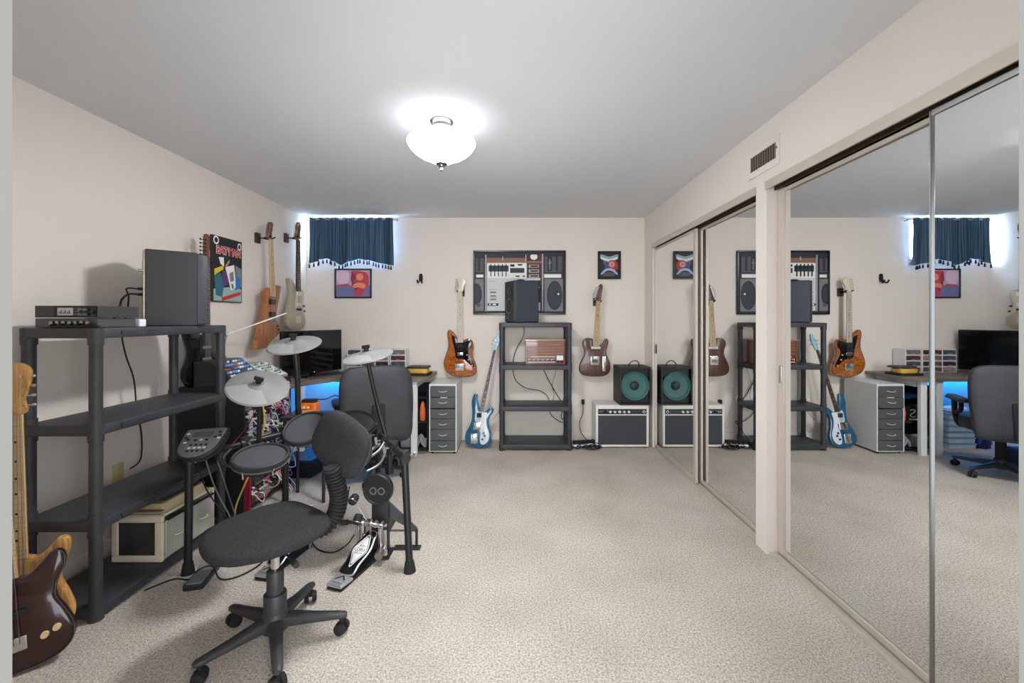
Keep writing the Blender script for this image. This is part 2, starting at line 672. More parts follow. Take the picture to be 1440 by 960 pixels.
# ================================================================== GUITARS
MAPLE = wood('maple', (196, 160, 112), (226, 194, 146), (60, 60, 4), .3)
MAPLEP = wood('pale_maple', (206, 192, 168), (228, 217, 196), (60, 60, 4), .3)
ROSE = wood('rosewood', (52, 32, 24), (84, 52, 38), (80, 80, 6), .45)
AMBER = wood('amber_flame', (112, 52, 14), (196, 112, 40), (14, 14, 26), .12, 1., 3.)
DARKW = wood('dark_brown_wood', (58, 32, 22), (96, 56, 40), (120, 60, 3), .4, .2, 1.)
MAHOG = wood('mahogany', (128, 78, 42), (170, 112, 66), (70, 70, 4), .35, .3, 1.5)
ASH = wood('blond_ash', (176, 124, 66), (222, 172, 106), (50, 50, 3), .22, .6, 1.5)
WALN = wood('sapele_head', (98, 60, 38), (134, 84, 54), (70, 70, 4), .4)
PEARL = mat('pearl_pickguard', (214, 220, 226), .3)
BLUEM = mat('metallic_blue', (24, 88, 124), .25, .1, coat=.6, var=.12, scale=6)
SKYB = mat('pale_blue_lacquer', (150, 196, 212), .3)
CHAMP = mat('champagne_metallic', (168, 156, 136), .3, .35, coat=.6, var=.1, scale=5)
SUNB = mat('dark_sunburst', (44, 8, 9), .12, coat=.5, var=.35, scale=4)
BLKPG = mat('black_pickguard', (14, 14, 22), .15)
NICKS = mat('string_nickel', (190, 188, 180), .3, 1)


def guitar(name, label, cat, M, body, bmat, neckq, head, nmat, fmat, hmat, pegs, pg=None, pgm=None, pups=(), bridge=None,
           knobs=(), knobm=None, plates=(), thick=.044, nstr=6, bodybev=.009, group=None, smooth=True, bind=None, pegm=None):
    t = thing(name, label, cat, group=group, M=M)
    yf = -thick / 2
    if smooth:
        body = spline(body, 5)
    MB().prism(body, yf, thick / 2, bodybev).build('body', bmat, t)
    if bind:
        n = len(body)
        b = MB()
        b.tube([(p[0] * .985, yf + .002, p[1] * .99 + .002) for p in body], .0025, 6, True)
        b.build('binding', bind, t)
    (xl0, z0), (xr0, _), (xl1, z1), (xr1, _2) = neckq       # heel left/right, nut left/right
    q = [(xl0, z0), (xr0, z0), (xr1, z1), (xl1, z1)]
    b = MB()
    n = 9
    rows = []
    for (xl, xr, z, d) in ((xl0, xr0, z0, .024), (xl1, xr1, z1, .018)):
        c, h = (xl + xr) / 2, (xr - xl) / 2
        rows.append([(c - h * math.cos(PI * k / (n - 1)), yf - .004 + d * math.sin(PI * k / (n - 1)), z) for k in range(n)])
    vs = rows[0] + rows[1]
    fs = [(i, i + 1, n + i + 1, n + i) for i in range(n - 1)] + [(0, n, 2 * n - 1, n - 1)] + [tuple(range(n)), tuple(range(n, 2 * n))[::-1]]
    nk = b.add(vs, fs).build('neck', nmat, t)
    b = MB()
    b.mt(0).prism(q, yf - .010, yf - .004)
    L = (z1 - z0) * 1.42
    b.mt(1)
    for k in range(0, 22):
        zz = z1 - L * (1 - 2 ** (-k / 12))
        if zz < z0:
            break
        u = (zz - z0) / (z1 - z0)
        b.box(xl0 + (xl1 - xl0) * u, xr0 + (xr1 - xr0) * u, yf - .0115, yf - .009, zz - .0012, zz + .0012)
    b.mt(2)
    for k in (3, 5, 7, 9, 12, 15, 17):
        zz = z1 - L * (1 - 2 ** (-(k - .5) / 12))
        if zz > z0 + .01:
            u = (zz - z0) / (z1 - z0)
            xc = (xl0 + xr0) / 2 * (1 - u) + (xl1 + xr1) / 2 * u
            b.box(xc - .004, xc + .004, yf - .0106, yf - .0099, zz - .004, zz + .004)
    b.build('fretboard', [fmat, STEEL, IVORY if fmat is ROSE else BLKM], nk)
    MB().prism(spline(head, 4), yf - .004, yf + .012, .002).build('headstock', hmat, t)
    pegm = pegm or NICKS
    for (x, z, sx) in pegs:
        b = MB()
        b.cyl((x, yf - .012, z), (x, yf - .003, z), .005, n=10)
        b.cyl((x, yf + .004, z), (x + sx * .026, yf + .004, z), .0028, n=8)
        b.ball((x + sx * .032, yf + .004, z), (.008, .004, .007), 10, 6)
        b.build('tuning_peg', pegm, t)
    if pg:
        MB().prism(spline(pg, 4), yf - .003, yf + .001, .001).build('pickguard', pgm, t)
    for (x0, x1, za, zb, m) in pups:
        MB().prism(rrect(x0, x1, za, zb, min(.006, (zb - za) * .3)), yf - .011, yf, .002).build('pickup', m, t)
    for (x0, x1, za, zb, m) in plates:
        MB().prism(rrect(x0, x1, za, zb, min(.008, (x1 - x0) * .4)), yf - .0045, yf, .001).build('control_plate', m, t)
    zb_ = z0 - .15
    if bridge:
        x0, x1, za, zb, m = bridge
        b = MB()
        b.prism(rrect(x0, x1, za, zb, .004), yf - .008, yf, .0015)
        for k in range(nstr):
            xx = x0 + (x1 - x0) * (k + .5) / nstr
            b.box(xx - .0035, xx + .0035, yf - .013, yf - .007, za + (zb - za) * .35, zb - .003)
        b.build('bridge', m, t)
        zb_ = (za + zb) / 2
        xb0, xb1 = x0 + (x1 - x0) * .12, x1 - (x1 - x0) * .12
    for (x, z, r) in knobs:
        b = MB()
        b.cyl((x, yf, z), (x, yf - .014, z), r, r * .85, 16)
        b.build('knob', knobm or BLK, t)
    if bridge:
        b = MB()
        for k in range(nstr):
            u = (k + .5) / nstr
            b.cyl((xb0 + (xb1 - xb0) * u, yf - .0135, zb_), (xl1 + (xr1 - xl1) * u, yf - .012, z1), .0008 if nstr > 4 else .0012, n=4)
        b.build('strings', mat('string_grey', (120, 118, 112), .4, .8), t)
    return t


def hanger(M, label, group, block=True):
    """wall yoke: back plate on the wall, arm and two prongs (local front = -y, wall at y=+.105)"""
    t = thing('guitar_hanger', label, 'guitar hanger', group=group, M=M)
    MB().prism(rrect(-.03, .03, -.045, .045, .006), .082, .105, .003).build('back_plate', mat('hanger_wood', (64, 46, 36), .5), t)
    b = MB()
    b.cyl((0, .083, 0), (0, .03, 0), .006)
    b.wire([(-.034, -.045, .012), (-.036, -.01, .0), (-.028, .022, -.004), (0, .032, -.004), (.028, .022, -.004), (.036, -.01, 0), (.034, -.045, .012)], .0065)
    b.build('yoke', RUBBER, t)
    return t


# --- guitars on the back wall: shapes traced in crop pixels, turned into metres at their own distance
def crop(pts, cx, cy, k):
    return [((x - cx) * k, (cy - y) * k) for x, y in pts]


YG = 4.592
k = YG / F / 6.0
C = lambda p: crop(p, 165, 900, k)
jm_body = C([(70, 500), (97, 512), (122, 540), (142, 572), (165, 588), (192, 590), (222, 578), (252, 583), (272, 606), (276, 645), (266, 688), (272, 735),
             (292, 780), (303, 830), (296, 868), (262, 890), (200, 900), (125, 893), (60, 862), (29, 812), (28, 762), (46, 706), (63, 660), (66, 600), (57, 540)])
jm_pg = C([(92, 548), (128, 562), (142, 600), (196, 604), (238, 590), (264, 606), (262, 642), (238, 676), (244, 720), (282, 795), (272, 812), (215, 765),
           (190, 748), (132, 738), (122, 680), (104, 610)])
jm_head = C([(145, 180), (184, 180), (197, 168), (192, 140), (216, 100), (203, 76), (172, 58), (158, 74), (156, 110), (144, 160)])
M = Matrix.Translation(at(620 + 165 / 6, 380 + 900 / 6, YG))
guitar('electric_guitar', 'amber flame-top electric guitar with black pickguard hanging above the grey drawer unit', 'guitar', M,
       jm_body, AMBER, (C([(143, 608)])[0], C([(189, 608)])[0], C([(147, 180)])[0], C([(183, 180)])[0]), jm_head, MAPLEP, MAPLEP, MAPLEP,
       [(a, z, -1) for a, z in C([(160, 78), (158, 96), (155, 114), (152, 132), (149, 150), (147, 168)])], jm_pg, BLKPG,
       [(*C([(140, 0)])[0][:1], C([(190, 0)])[0][0], C([(0, 716)])[0][1], C([(0, 690)])[0][1], CHROME), (C([(140, 0)])[0][0], C([(190, 0)])[0][0], C([(0, 650)])[0][1], C([(0, 622)])[0][1], BLKM)],
       (C([(122, 0)])[0][0], C([(196, 0)])[0][0], C([(0, 842)])[0][1], C([(0, 785)])[0][1], CHROME),
       [(*C([(224, 712)])[0], .007), (*C([(234, 752)])[0], .007), (*C([(266, 800)])[0], .007)], IVORY, bind=BLKM)
hanger(Matrix.Translation(at(648, 410, YG)), 'dark guitar hanger holding the amber electric guitar', 'wall guitar hangers')

k2 = YG / F / 6.4
C = lambda p: crop(p, 245, 890, k2)
tl_body = C([(213, 556), (185, 545), (148, 550), (124, 576), (124, 612), (136, 648), (138, 690), (118, 738), (95, 790), (93, 838), (118, 872), (170, 886), (235, 890),
             (305, 886), (350, 866), (370, 826), (366, 768), (345, 716), (334, 672), (340, 632), (353, 592), (351, 562), (338, 550), (318, 562), (298, 596), (268, 618), (238, 620), (215, 602)])
tl_head = C([(226, 208), (242, 216), (276, 212), (288, 180), (292, 140), (301, 96), (298, 68), (282, 60), (266, 76), (256, 110), (244, 150), (228, 190)])
M = Matrix.Translation(at(800 + 245 / 6.4, 390 + 890 / 6.4, YG))
X = lambda v: C([(v, 0)])[0][0]
Z = lambda v: C([(0, v)])[0][1]
guitar('electric_guitar', 'dark brown wood single-cut electric guitar with pale neck hanging left of the small framed poster', 'guitar', M,
       tl_body, DARKW, ((X(213), Z(618)), (X(268), Z(618)), (X(241), Z(212)), (X(277), Z(212))), tl_head, MAPLE, MAPLE, DARKW,
       [(a, z, -1) for a, z in C([(264, 92), (258, 108), (252, 124), (247, 140), (242, 156), (237, 172)])], None, None,
       [(X(197), X(280), Z(642), Z(621), IVORY), (X(206), X(256), Z(762), Z(735), BLKM)],
       (X(193), X(270), Z(786), Z(706), CHROME), [(X(314), Z(760), .0075), (X(314), Z(805), .0075)], CHROME,
       [(X(301), X(328), Z(844), Z(706), CHROME)])
hanger(Matrix.Translation(at(840, 424, YG)), 'dark guitar hanger holding the dark brown single-cut guitar', 'wall guitar hangers')

# empty hanger
t = thing('wall_hook', 'empty black two-pronged hook on the bare back wall between curtain and amber guitar', 'hook', at(592, 392, YB))
b = MB()
b.prism(spline([(-.018, -.02), (.018, -.02), (.02, .03), (.012, .055), (-.012, .055), (-.02, .03)], 4), -.012, 0, .003)
b.build('back_plate', BLKM, t)
for sx in (-1, 1):
    MB().wire([(sx * .004, -.01, -.012), (sx * .014, -.03, -.03), (sx * .022, -.05, -.046), (sx * .024, -.068, -.036), (sx * .024, -.078, -.016)], .0085).build('prong', RUBBER, t)

# --- blue bass leaning against the back wall
kb = 4.42 / F / 5.333
C = lambda p: crop(p, 180, 912, kb)
X = lambda v: C([(v, 0)])[0][0]
Z = lambda v: C([(0, v)])[0][1]
rb_body = C([(128, 540), (138, 519), (153, 516), (164, 530), (165, 560), (172, 590), (184, 625), (198, 648), (218, 652), (236, 640), (254, 622), (276, 622), (286, 636),
             (280, 656), (260, 684), (252, 720), (258, 770), (270, 815), (270, 862), (250, 896), (205, 911), (140, 906), (90, 886), (74, 850), (82, 800), (108, 752), (124, 702), (124, 640), (120, 580)])
rb_pg = C([(158, 642), (182, 652), (212, 654), (240, 660), (232, 700), (236, 752), (256, 815), (244, 866), (212, 888), (188, 872), (190, 810), (203, 742), (150, 722)])
rb_head = C([(279, 186), (300, 190), (312, 160), (326, 130), (331, 92), (328, 66), (312, 64), (300, 92), (292, 112), (284, 140)])
base = at(640 + 180 / 5.333, 460 + 912 / 5.333, 4.375)
base.z = .0
M = Matrix.Translation(base + Vector((0, 0, .008))) @ Matrix.Rotation(-math.atan(.2 / 1.15), 4, 'X')
# neck follows the traced lean: quad given directly
tb = guitar('bass_guitar', 'metallic blue bass guitar with white pickguard leaning on the wall beside the back shelf', 'bass guitar', M,
            rb_body, BLUEM, ((X(181), Z(648)), (X(211), Z(648)), (X(282), Z(187)), (X(299), Z(187))), rb_head, MAPLE, ROSE, SKYB,
            [(a, z, s_) for a, z, s_ in [(*C([(297, 112)])[0], -1), (*C([(289, 140)])[0], -1), (*C([(322, 112)])[0], 1), (*C([(312, 145)])[0], 1)]],
            rb_pg, PEARL, [(X(160), X(196), Z(692), Z(660), BLKM), (X(135), X(196), Z(782), Z(728), CHROME)],
            (X(118), X(168), Z(880), Z(810), CHROME),
            [(*C([(212, 806)])[0], .011), (*C([(204, 850)])[0], .011), (*C([(222, 825)])[0], .011)], BLK, nstr=4)

# --- guitars on the left wall (front faces the room)
XG = -2.19


def wl(px, py):
    s = (CX - px) / -XG
    return F / s, EYE - (py - CY) / s


def wall_crop(pts, ox, oy, sc, y0, z0, dl=0.):
    o = []
    for p in pts:
        y, z = wl(ox + (p[0] + (p[2] if len(p) > 2 else 0)) / sc, oy + p[1] / sc)
        o.append((y - y0, z - z0))
    return o


def left_M(y, z):
    return Matrix.Translation(Vector((XG, y, z))) @ Matrix.Rotation(PI / 2, 4, 'Z')


y0, z0 = wl(340 + 200 / 4.8, 300 + 920 / 4.8)
W = lambda p: wall_crop(p, 340, 300, 4.8, y0, z0)
ex_body = W([(178, 500), (160, 508), (140, 530), (134, 552), (148, 600), (128, 690), (104, 790), (70, 916), (92, 920), (150, 908), (192, 858), (242, 812), (248, 780), (236, 740),
             (222, 716), (226, 650), (244, 560), (253, 490), (232, 484), (208, 512), (200, 560), (186, 566)])
ex_head = W([(162, 168), (186, 178), (184, 140), (190, 100), (193, 72), (182, 58), (166, 62), (160, 90), (154, 130)])
guitar('electric_guitar', 'natural brown angular-bodied electric guitar with two black pickups on the left wall', 'guitar', left_M(y0, z0),
       ex_body, MAHOG, (W([(176, 560)])[0], W([(206, 560)])[0], W([(168, 172)])[0], W([(186, 172)])[0]), ex_head, MAPLE, MAPLE, WALN,
       [(a, z, -1) for a, z in W([(168, 84), (166, 98), (163, 112), (161, 126), (159, 140), (157, 154)])], None, None,
       [(*[W([(v, 600)])[0][0] for v in (166, 206)], W([(180, 614)])[0][1], W([(180, 578)])[0][1], BLKM),
        (*[W([(v, 680)])[0][0] for v in (166, 206)], W([(180, 698)])[0][1], W([(180, 664)])[0][1], BLKM)],
       (*[W([(v, 730)])[0][0] for v in (170, 208)], W([(180, 742)])[0][1], W([(180, 716)])[0][1], STEEL),
       [(*W([(222, 760)])[0], .009), (*W([(228, 785)])[0], .009)], BLK, smooth=False, bodybev=.012)
yy, zz = wl(340 + 178 / 4.8, 300 + 166 / 4.8)
hanger(Matrix.Translation(Vector((XG, yy, zz))) @ Matrix.Rotation(PI / 2, 4, 'Z'), 'wood-backed guitar hanger holding the natural brown angular guitar', 'wall guitar hangers')

y0, z0 = wl(340 + 362 / 4.8, 300 + 788 / 4.8)
W = lambda p: wall_crop(p, 340, 300, 4.8, y0, z0)
of_body = W([(356, 512), (344, 478), (330, 452), (316, 436), (308, 444), (312, 486), (318, 540), (312, 590), (296, 660), (288, 730), (306, 772), (345, 788), (395, 780), (417, 748),
             (416, 696), (402, 655), (404, 600), (409, 555), (402, 522), (388, 515), (377, 530), (366, 528)])
of_pg = W([(354, 528), (366, 534), (384, 524), (402, 530), (404, 560), (394, 610), (400, 650), (412, 690), (404, 690), (382, 660), (350, 652), (344, 600), (350, 560)])
of_head = W([(350, 168), (374, 172), (378, 140), (383, 96), (378, 64), (364, 60), (354, 80), (352, 120), (344, 150)])
guitar('electric_guitar', 'champagne metallic offset electric guitar on the left wall next to the window corner', 'guitar', left_M(y0, z0),
       of_body, CHAMP, (W([(353, 525)])[0], W([(377, 525)])[0], W([(353, 174)])[0], W([(373, 174)])[0]), of_head, ROSE, ROSE, WALN,
       [(a, z, -1) for a, z in W([(360, 82), (358, 95), (356, 108), (354, 121), (352, 134), (350, 147)])], of_pg, mat('champagne_guard', (186, 176, 158), .3),
       [(*[W([(v, 540)])[0][0] for v in (353, 383)], W([(360, 554)])[0][1], W([(360, 526)])[0][1], IVORY),
        (*[W([(v, 612)])[0][0] for v in (353, 383)], W([(360, 626)])[0][1], W([(360, 602)])[0][1], IVORY)],
       (*[W([(v, 648)])[0][0] for v in (351, 385)], W([(360, 655)])[0][1], W([(360, 640)])[0][1], BLKM),
       [(*W([(401, 625)])[0], .010), (*W([(405, 660)])[0], .010)], BLK)
t0 = MB().prism(rrect(*[v for v in (W([(352, 720)])[0][0], W([(384, 720)])[0][0])], W([(360, 742)])[0][1], W([(360, 692)])[0][1], .015), -.025, -.021, .001)
t0.build('tailpiece', mat('champagne_guard', (186, 176, 158), .3), bpy.data.objects['electric_guitar.003'])
yy, zz = wl(340 + 364 / 4.8, 300 + 166 / 4.8)
hanger(Matrix.Translation(Vector((XG, yy, zz))) @ Matrix.Rotation(PI / 2, 4, 'Z'), 'wood-backed guitar hanger holding the champagne metallic guitar', 'wall guitar hangers')

# black guitar half hidden behind the monitor speaker
y0, z0 = 2.99, .85
bg_body = [(0, 0), (-.10, .008), (-.17, .06), (-.178, .13), (-.145, .20), (-.135, .27), (-.17, .35), (-.185, .42), (-.16, .46), (-.12, .44), (-.07, .385), (-.03, .37),
           (.03, .37), (.06, .36), (.095, .375), (.13, .385), (.15, .36), (.145, .31), (.122, .25), (.13, .19), (.16, .12), (.165, .06), (.11, .01)]
bg_head = [(-.021, .87), (.021, .87), (.03, .90), (.026, .94), (.034, 1.0), (.028, 1.06), (.004, 1.075), (-.012, 1.06), (-.016, 1.0), (-.02, .92)]
guitar('electric_guitar', 'glossy black electric guitar with brown headstock mostly hidden behind the large monitor speaker', 'guitar', left_M(y0, z0),
       bg_body, BLKG, ((-.028, .37), (.028, .37), (-.021, .87), (.021, .87)), bg_head, ROSE, ROSE, wood('walnut_head', (92, 54, 40), (126, 78, 58), (70, 70, 4), .4),
       [(-.018, .90 + .026 * i, -1) for i in range(6)], [(-.03, .38), (.03, .38), (.10, .35), (.11, .26), (.12, .17), (.07, .12), (.05, .2), (-.05, .22), (-.06, .33)],
       mat('charcoal_guard', (34, 36, 38), .2), [(-.04, .04, .19, .21, GREYP), (-.04, .04, .27, .29, GREYP)], (-.04, .04, .11, .15, STEEL),
       [(.09, .15, .011), (.10, .10, .011)], BLK, pegm=BLKM)
hanger(left_M(2.99, z0 + .868), 'guitar hanger holding the black guitar beside the comic poster', 'wall guitar hangers')

# two basses leaning at the front left corner
bs_body = [(0, 0), (-.09, .004), (-.15, .05), (-.168, .12), (-.145, .2), (-.115, .27), (-.13, .34), (-.157, .42), (-.15, .475), (-.115, .478), (-.075, .43), (-.035, .37),
           (.035, .34), (.06, .345), (.092, .375), (.122, .405), (.15, .392), (.152, .345), (.125, .28), (.122, .23), (.147, .17), (.166, .1), (.15, .04), (.09, .004)]
bs_head = [(-.021, .93), (.021, .93), (.032, .955), (.024, .99), (.042, 1.05), (.046, 1.11), (.02, 1.14), (-.010, 1.135), (-.022, 1.09), (-.028, 1.0), (-.03, .96)]


def lean(base, top, faceto):
    b0, t0 = Vector(base), Vector(top)
    z = (t0 - b0).normalized()
    f = Vector(faceto) - b0
    f = (f - z * f.dot(z)).normalized()          # local -y
    x = (-f).cross(z)
    M = Matrix((x, -f, z)).transposed().to_4x4()
    M.translation = b0
    return M


bpegs = [(-.014, .965 + .04 * i, -1) for i in range(4)]
bpegr = [(.020, .965 + .04 * i, 1) for i in range(4)]
guitar('bass_guitar', 'natural blond wood bass guitar leaning between the sunburst bass and the tall shelf', 'bass guitar',
       lean((-2.02, 1.755, .005), (-2.075, 1.79, 1.09), (-1.5, .0, .6)), bs_body, ASH,
       ((-.031, .345), (.031, .345), (-.021, .93), (.021, .93)), bs_head, ASH, MAPLE, ASH, bpegr, None, None,
       [(-.045, .045, .2, .225, BLKM)], (-.04, .04, .08, .13, CHROME), [(.1, .13, .011), (.11, .09, .011)], BLK, nstr=4, bodybev=.014)
guitar('bass_guitar', 'dark red sunburst bass guitar with cream knobs leaning at the doorway', 'bass guitar',
       lean((-1.873, 1.60, .005), (-2.03, 1.66, 1.09), (-.75, .0, .9)), bs_body, SUNB,
       ((-.031, .345), (.031, .345), (-.021, .93), (.021, .93)), bs_head, MAPLE, MAPLE, MAPLE, bpegs, None, None,
       [(-.045, .045, .2, .225, BLKM)], (-.04, .04, .08, .13, CHROME), [(.085, .105, .0125), (.118, .118, .0125)], mat('cream_knob', (226, 200, 150), .25), nstr=4, bodybev=.015,
       bind=mat('grey_edge', (70, 66, 70), .12, coat=1))

# ================================================================== PICTURES ON THE BACK WALL
SB = 129.2
YP = F / SB


def bw(px, py):
    return (px - CX) / SB, EYE - (py - CY) / SB


def picture(name, label, cat, px0, px1, py0, py1, fw, fmat, yfront=YB - .03, tilt=0., group=None):
    (xa, za), (xb, zb) = bw(px0, py1), bw(px1, py0)
    c = Vector(((xa + xb) / 2, YB, (za + zb) / 2))
    t = thing(name, label, cat, c, (tilt, 0, 0), group=group)
    w, h = (xb - xa) / 2, (zb - za) / 2
    d = YB - yfront
    b = MB()
    for q in ((-w, w, -h, -h + fw), (-w, w, h - fw, h), (-w, -w + fw, -h + fw, h - fw), (w - fw, w, -h + fw, h - fw)):
        b.box(q[0], q[1], -d, -.002, q[2], q[3])
    b.build('frame', fmat, t, bevel=.003)
    return t, w, h, d


def art(t, name, quads, mats, d):
    """flat print: base sheet plus thin inked shapes; quads = (mat index, outline)"""
    b = MB()
    lay = 0
    for mi, o in quads:
        b.mt(mi).prism(o, -d - .0002 * lay - .0003, -d + .001)
        lay += 1
    return b.build(name, mats, t, angle=20)


def R_(x0, x1, y0, y1):
    return [(x0, y0), (x1, y0), (x1, y1), (x0, y1)]


def disc(cx, cy, r, r2=None, n=28):
    return [(cx + r * math.cos(2 * PI * i / n), cy + (r2 or r) * math.sin(2 * PI * i / n)) for i in range(n)]


INK = lambda n, c: mat('ink_' + n, c, .6)
FRB = mat('black_frame', (24, 23, 26), .25)
# boombox poster
t, w, h, d = picture('framed_poster', 'large black-framed poster of a silver boombox above the back shelf', 'framed poster', 665, 796, 351.5, 442, .018, FRB)
c0 = t.location


def bx(x, y):       # crop pixels of the 660-800 x 345-465 view
    X_, Z_ = bw(660 + x / 8, 345 + y / 8)
    return X_ - c0.x, Z_ - c0.z


def bq(x0, x1, y0, y1):
    a, b_ = bx(x0, y1), bx(x1, y0)
    return R_(a[0], b_[0], a[1], b_[1])


def bd(x, y, r, ry=None):
    return [bx(min(max(p[0], 62), 1056), min(max(p[1], 70), 742)) for p in disc(x, y, r, ry)]


ms = [INK('char', (34, 34, 42)), INK('silver', (206, 206, 206)), INK('black', (16, 16, 18)), INK('copper', (142, 96, 76)), INK('navy', (40, 48, 62)),
      INK('maroon', (72, 36, 34)), INK('grey', (120, 116, 122)), INK('white', (236, 234, 230)), INK('mid', (78, 76, 84)), INK('ltgrey', (168, 164, 168))]
q = [(0, R_(-w + .017, w - .017, -h + .017, h - .017)),
     (3, bq(190, 640, 100, 188)), (0, bq(190, 640, 85, 135)), (1, bq(195, 648, 190, 735)), (7, bq(200, 640, 196, 362)), (9, bq(175, 190, 100, 740)),
     (4, bq(215, 440, 222, 290)), (4, bq(458, 620, 250, 305)), (2, bq(460, 508, 208, 235)), (2, bq(545, 595, 204, 222)), (2, bq(522, 565, 335, 350)), (2, bq(600, 625, 335, 350)),
     (5, bq(650, 815, 95, 360)), (3, bq(650, 815, 170, 195)), (7, bd(728, 122, 40, 36)), (0, bq(650, 815, 80, 98)), (9, bq(670, 785, 212, 246)), (9, bq(670, 785, 266, 302)), (9, bq(670, 785, 322, 358)),
     (2, bq(690, 775, 220, 238)), (2, bq(690, 775, 276, 292)), (2, bq(690, 775, 332, 348)),
     (1, bq(650, 800, 362, 735)), (2, bq(660, 800, 390, 640)), (9, bq(730, 770, 395, 455)), (9, bq(725, 790, 460, 478)), (9, bq(728, 765, 495, 545)), (5, bq(725, 790, 565, 640)),
     (9, bq(818, 834, 90, 735)),
     (6, bq(70, 160, 320, 362)), (7, bq(75, 155, 326, 356)), (9, bq(840, 1040, 316, 364)), (7, bq(846, 1034, 324, 358)),
     (6, bq(62, 160, 375, 735)), (0, bd(80, 545, 58, 120)), (4, bd(78, 545, 40, 90)), (8, bd(100, 668, 24)),
     (6, bq(846, 1055, 375, 740)), (0, bd(962, 560, 88, 165)), (4, bd(966, 560, 76, 148)), (0, bd(985, 548, 24, 30)), (7, bd(1003, 545, 11)),
     (8, bq(70, 160, 140, 300)), (0, bq(95, 120, 130, 285)), (8, bq(850, 1045, 120, 300)), (0, bq(880, 935, 115, 285)), (6, bq(900, 914, 150, 270)), (6, bd(908, 192, 16)), (0, bq(975, 1000, 115, 290))]
for i in range(5):
    q += [(2, bq(236 + i * 43, 246 + i * 43, 205, 345)), (2, bq(228 + i * 43, 254 + i * 43, 222, 252))]
for i in range(3):
    q += [(9, bq(215, 300, 400 + i * 90, 404 + i * 90)), (8, bq(235, 300, 520 + i * 40, 530 + i * 40))]
q += [(2, bq(205, 325, 650, 676)), (7, bq(222, 240, 655, 670)), (7, bq(262, 300, 655, 670))]
q += [(7, bq(372, 378, 122, 162)), (6, bq(360, 480, 140, 146)), (7, bq(634, 640, 100, 180))]
art(t, 'boombox_print', q, ms, .018)

# sunset-coloured print
t, w, h, d = picture('framed_picture', 'small black-framed red and lilac abstract print below the blue curtain', 'framed picture', 468.5, 521, 377, 419, .016, FRB, YB - .022)
ms = [INK('lilac', (184, 160, 182)), INK('slate', (110, 112, 160)), INK('rose', (188, 62, 86)), INK('orange', (232, 140, 104)), INK('crimson', (150, 42, 72)), INK('pale', (214, 190, 206))]
e = lambda pts: spline([(x * w, y * h) for x, y in pts], 5)
q = [(0, R_(-w + .015, w - .015, -h + .015, h - .015)), (1, R_(-w + .015, w - .015, -h + .015, -h * .12)),
     (5, e([(-.85, .8), (-.3, .8), (-.25, .1), (-.8, 0)])),
     (2, e([(-.12, .80), (.3, .84), (.7, .72), (.84, .35), (.8, -.2), (.6, -.45), (.45, -.82), (.1, -.8), (.05, -.4), (-.1, -.1), (.0, .2)])),
     (4, e([(-.05, .75), (.1, .5), (.05, .1), (.25, -.3), (.1, -.5), (-.05, 0), (-.14, .3)])),
     (3, e([(.2, .6), (.45, .68), (.55, .4), (.4, .2), (.2, .3)])), (3, e([(.0, -.08), (.3, .05), (.66, -.05), (.6, -.35), (.3, -.25), (.05, -.3)])),
     (2, e([(-.8, -.1), (-.3, -.04), (-.2, -.16), (-.7, -.2)]))]
art(t, 'abstract_print', q, ms, .012)

# small poster at the right
t, w, h, d = picture('framed_poster', 'small black-framed poster with a red and white ringed circle near the closet corner', 'framed poster', 841.5, 874, 352.5, 392, .013, FRB, YB - .03)
ms = [INK('night', (26, 28, 40)), INK('steelb', (150, 160, 168)), INK('redr', (172, 46, 46)), INK('whiter', (222, 206, 204)), INK('blueb', (40, 84, 140)), INK('arc', (150, 178, 222)), INK('earth', (92, 78, 70)), INK('dkred', (104, 30, 40)), INK('mint', (206, 220, 218))]
q = [(0, R_(-w + .012, w - .012, -h + .012, h - .012)), (1, e([(-.7, .78), (0, .62), (.72, .78), (.7, .5), (0, .2), (-.72, .5)])), (8, e([(-.7, .6), (0, .44), (.7, .6), (.66, .42), (0, .3), (-.66, .42)])),
     (2, e([(-.5, .3), (-.3, .3), (-.3, -.02), (-.46, .05)])), (4, e([(-.36, .22), (-.12, .2), (-.1, -.25), (-.36, -.28)])), (2, e([(0, .3), (.62, .28), (.7, -.3), (.0, -.3)])),
     (5, e([(-.74, -.62), (-.4, -.3), (0, -.22), (.4, -.3), (.74, -.62), (.62, -.66), (.3, -.44), (0, -.38), (-.3, -.44), (-.62, -.66)])),
     (6, e([(-.5, -.62), (-.2, -.5), (.2, -.5), (.5, -.62), (.4, -.78), (-.4, -.78)]))]
q += [(3, disc(.22 * w, .06 * h, .030)), (2, disc(.22 * w, .06 * h, .025)), (3, disc(.22 * w, .06 * h, .019)), (7, disc(.22 * w, .06 * h, .014)), (3, disc(.22 * w, .06 * h, .005))]
art(t, 'poster_print', q, ms, .016)

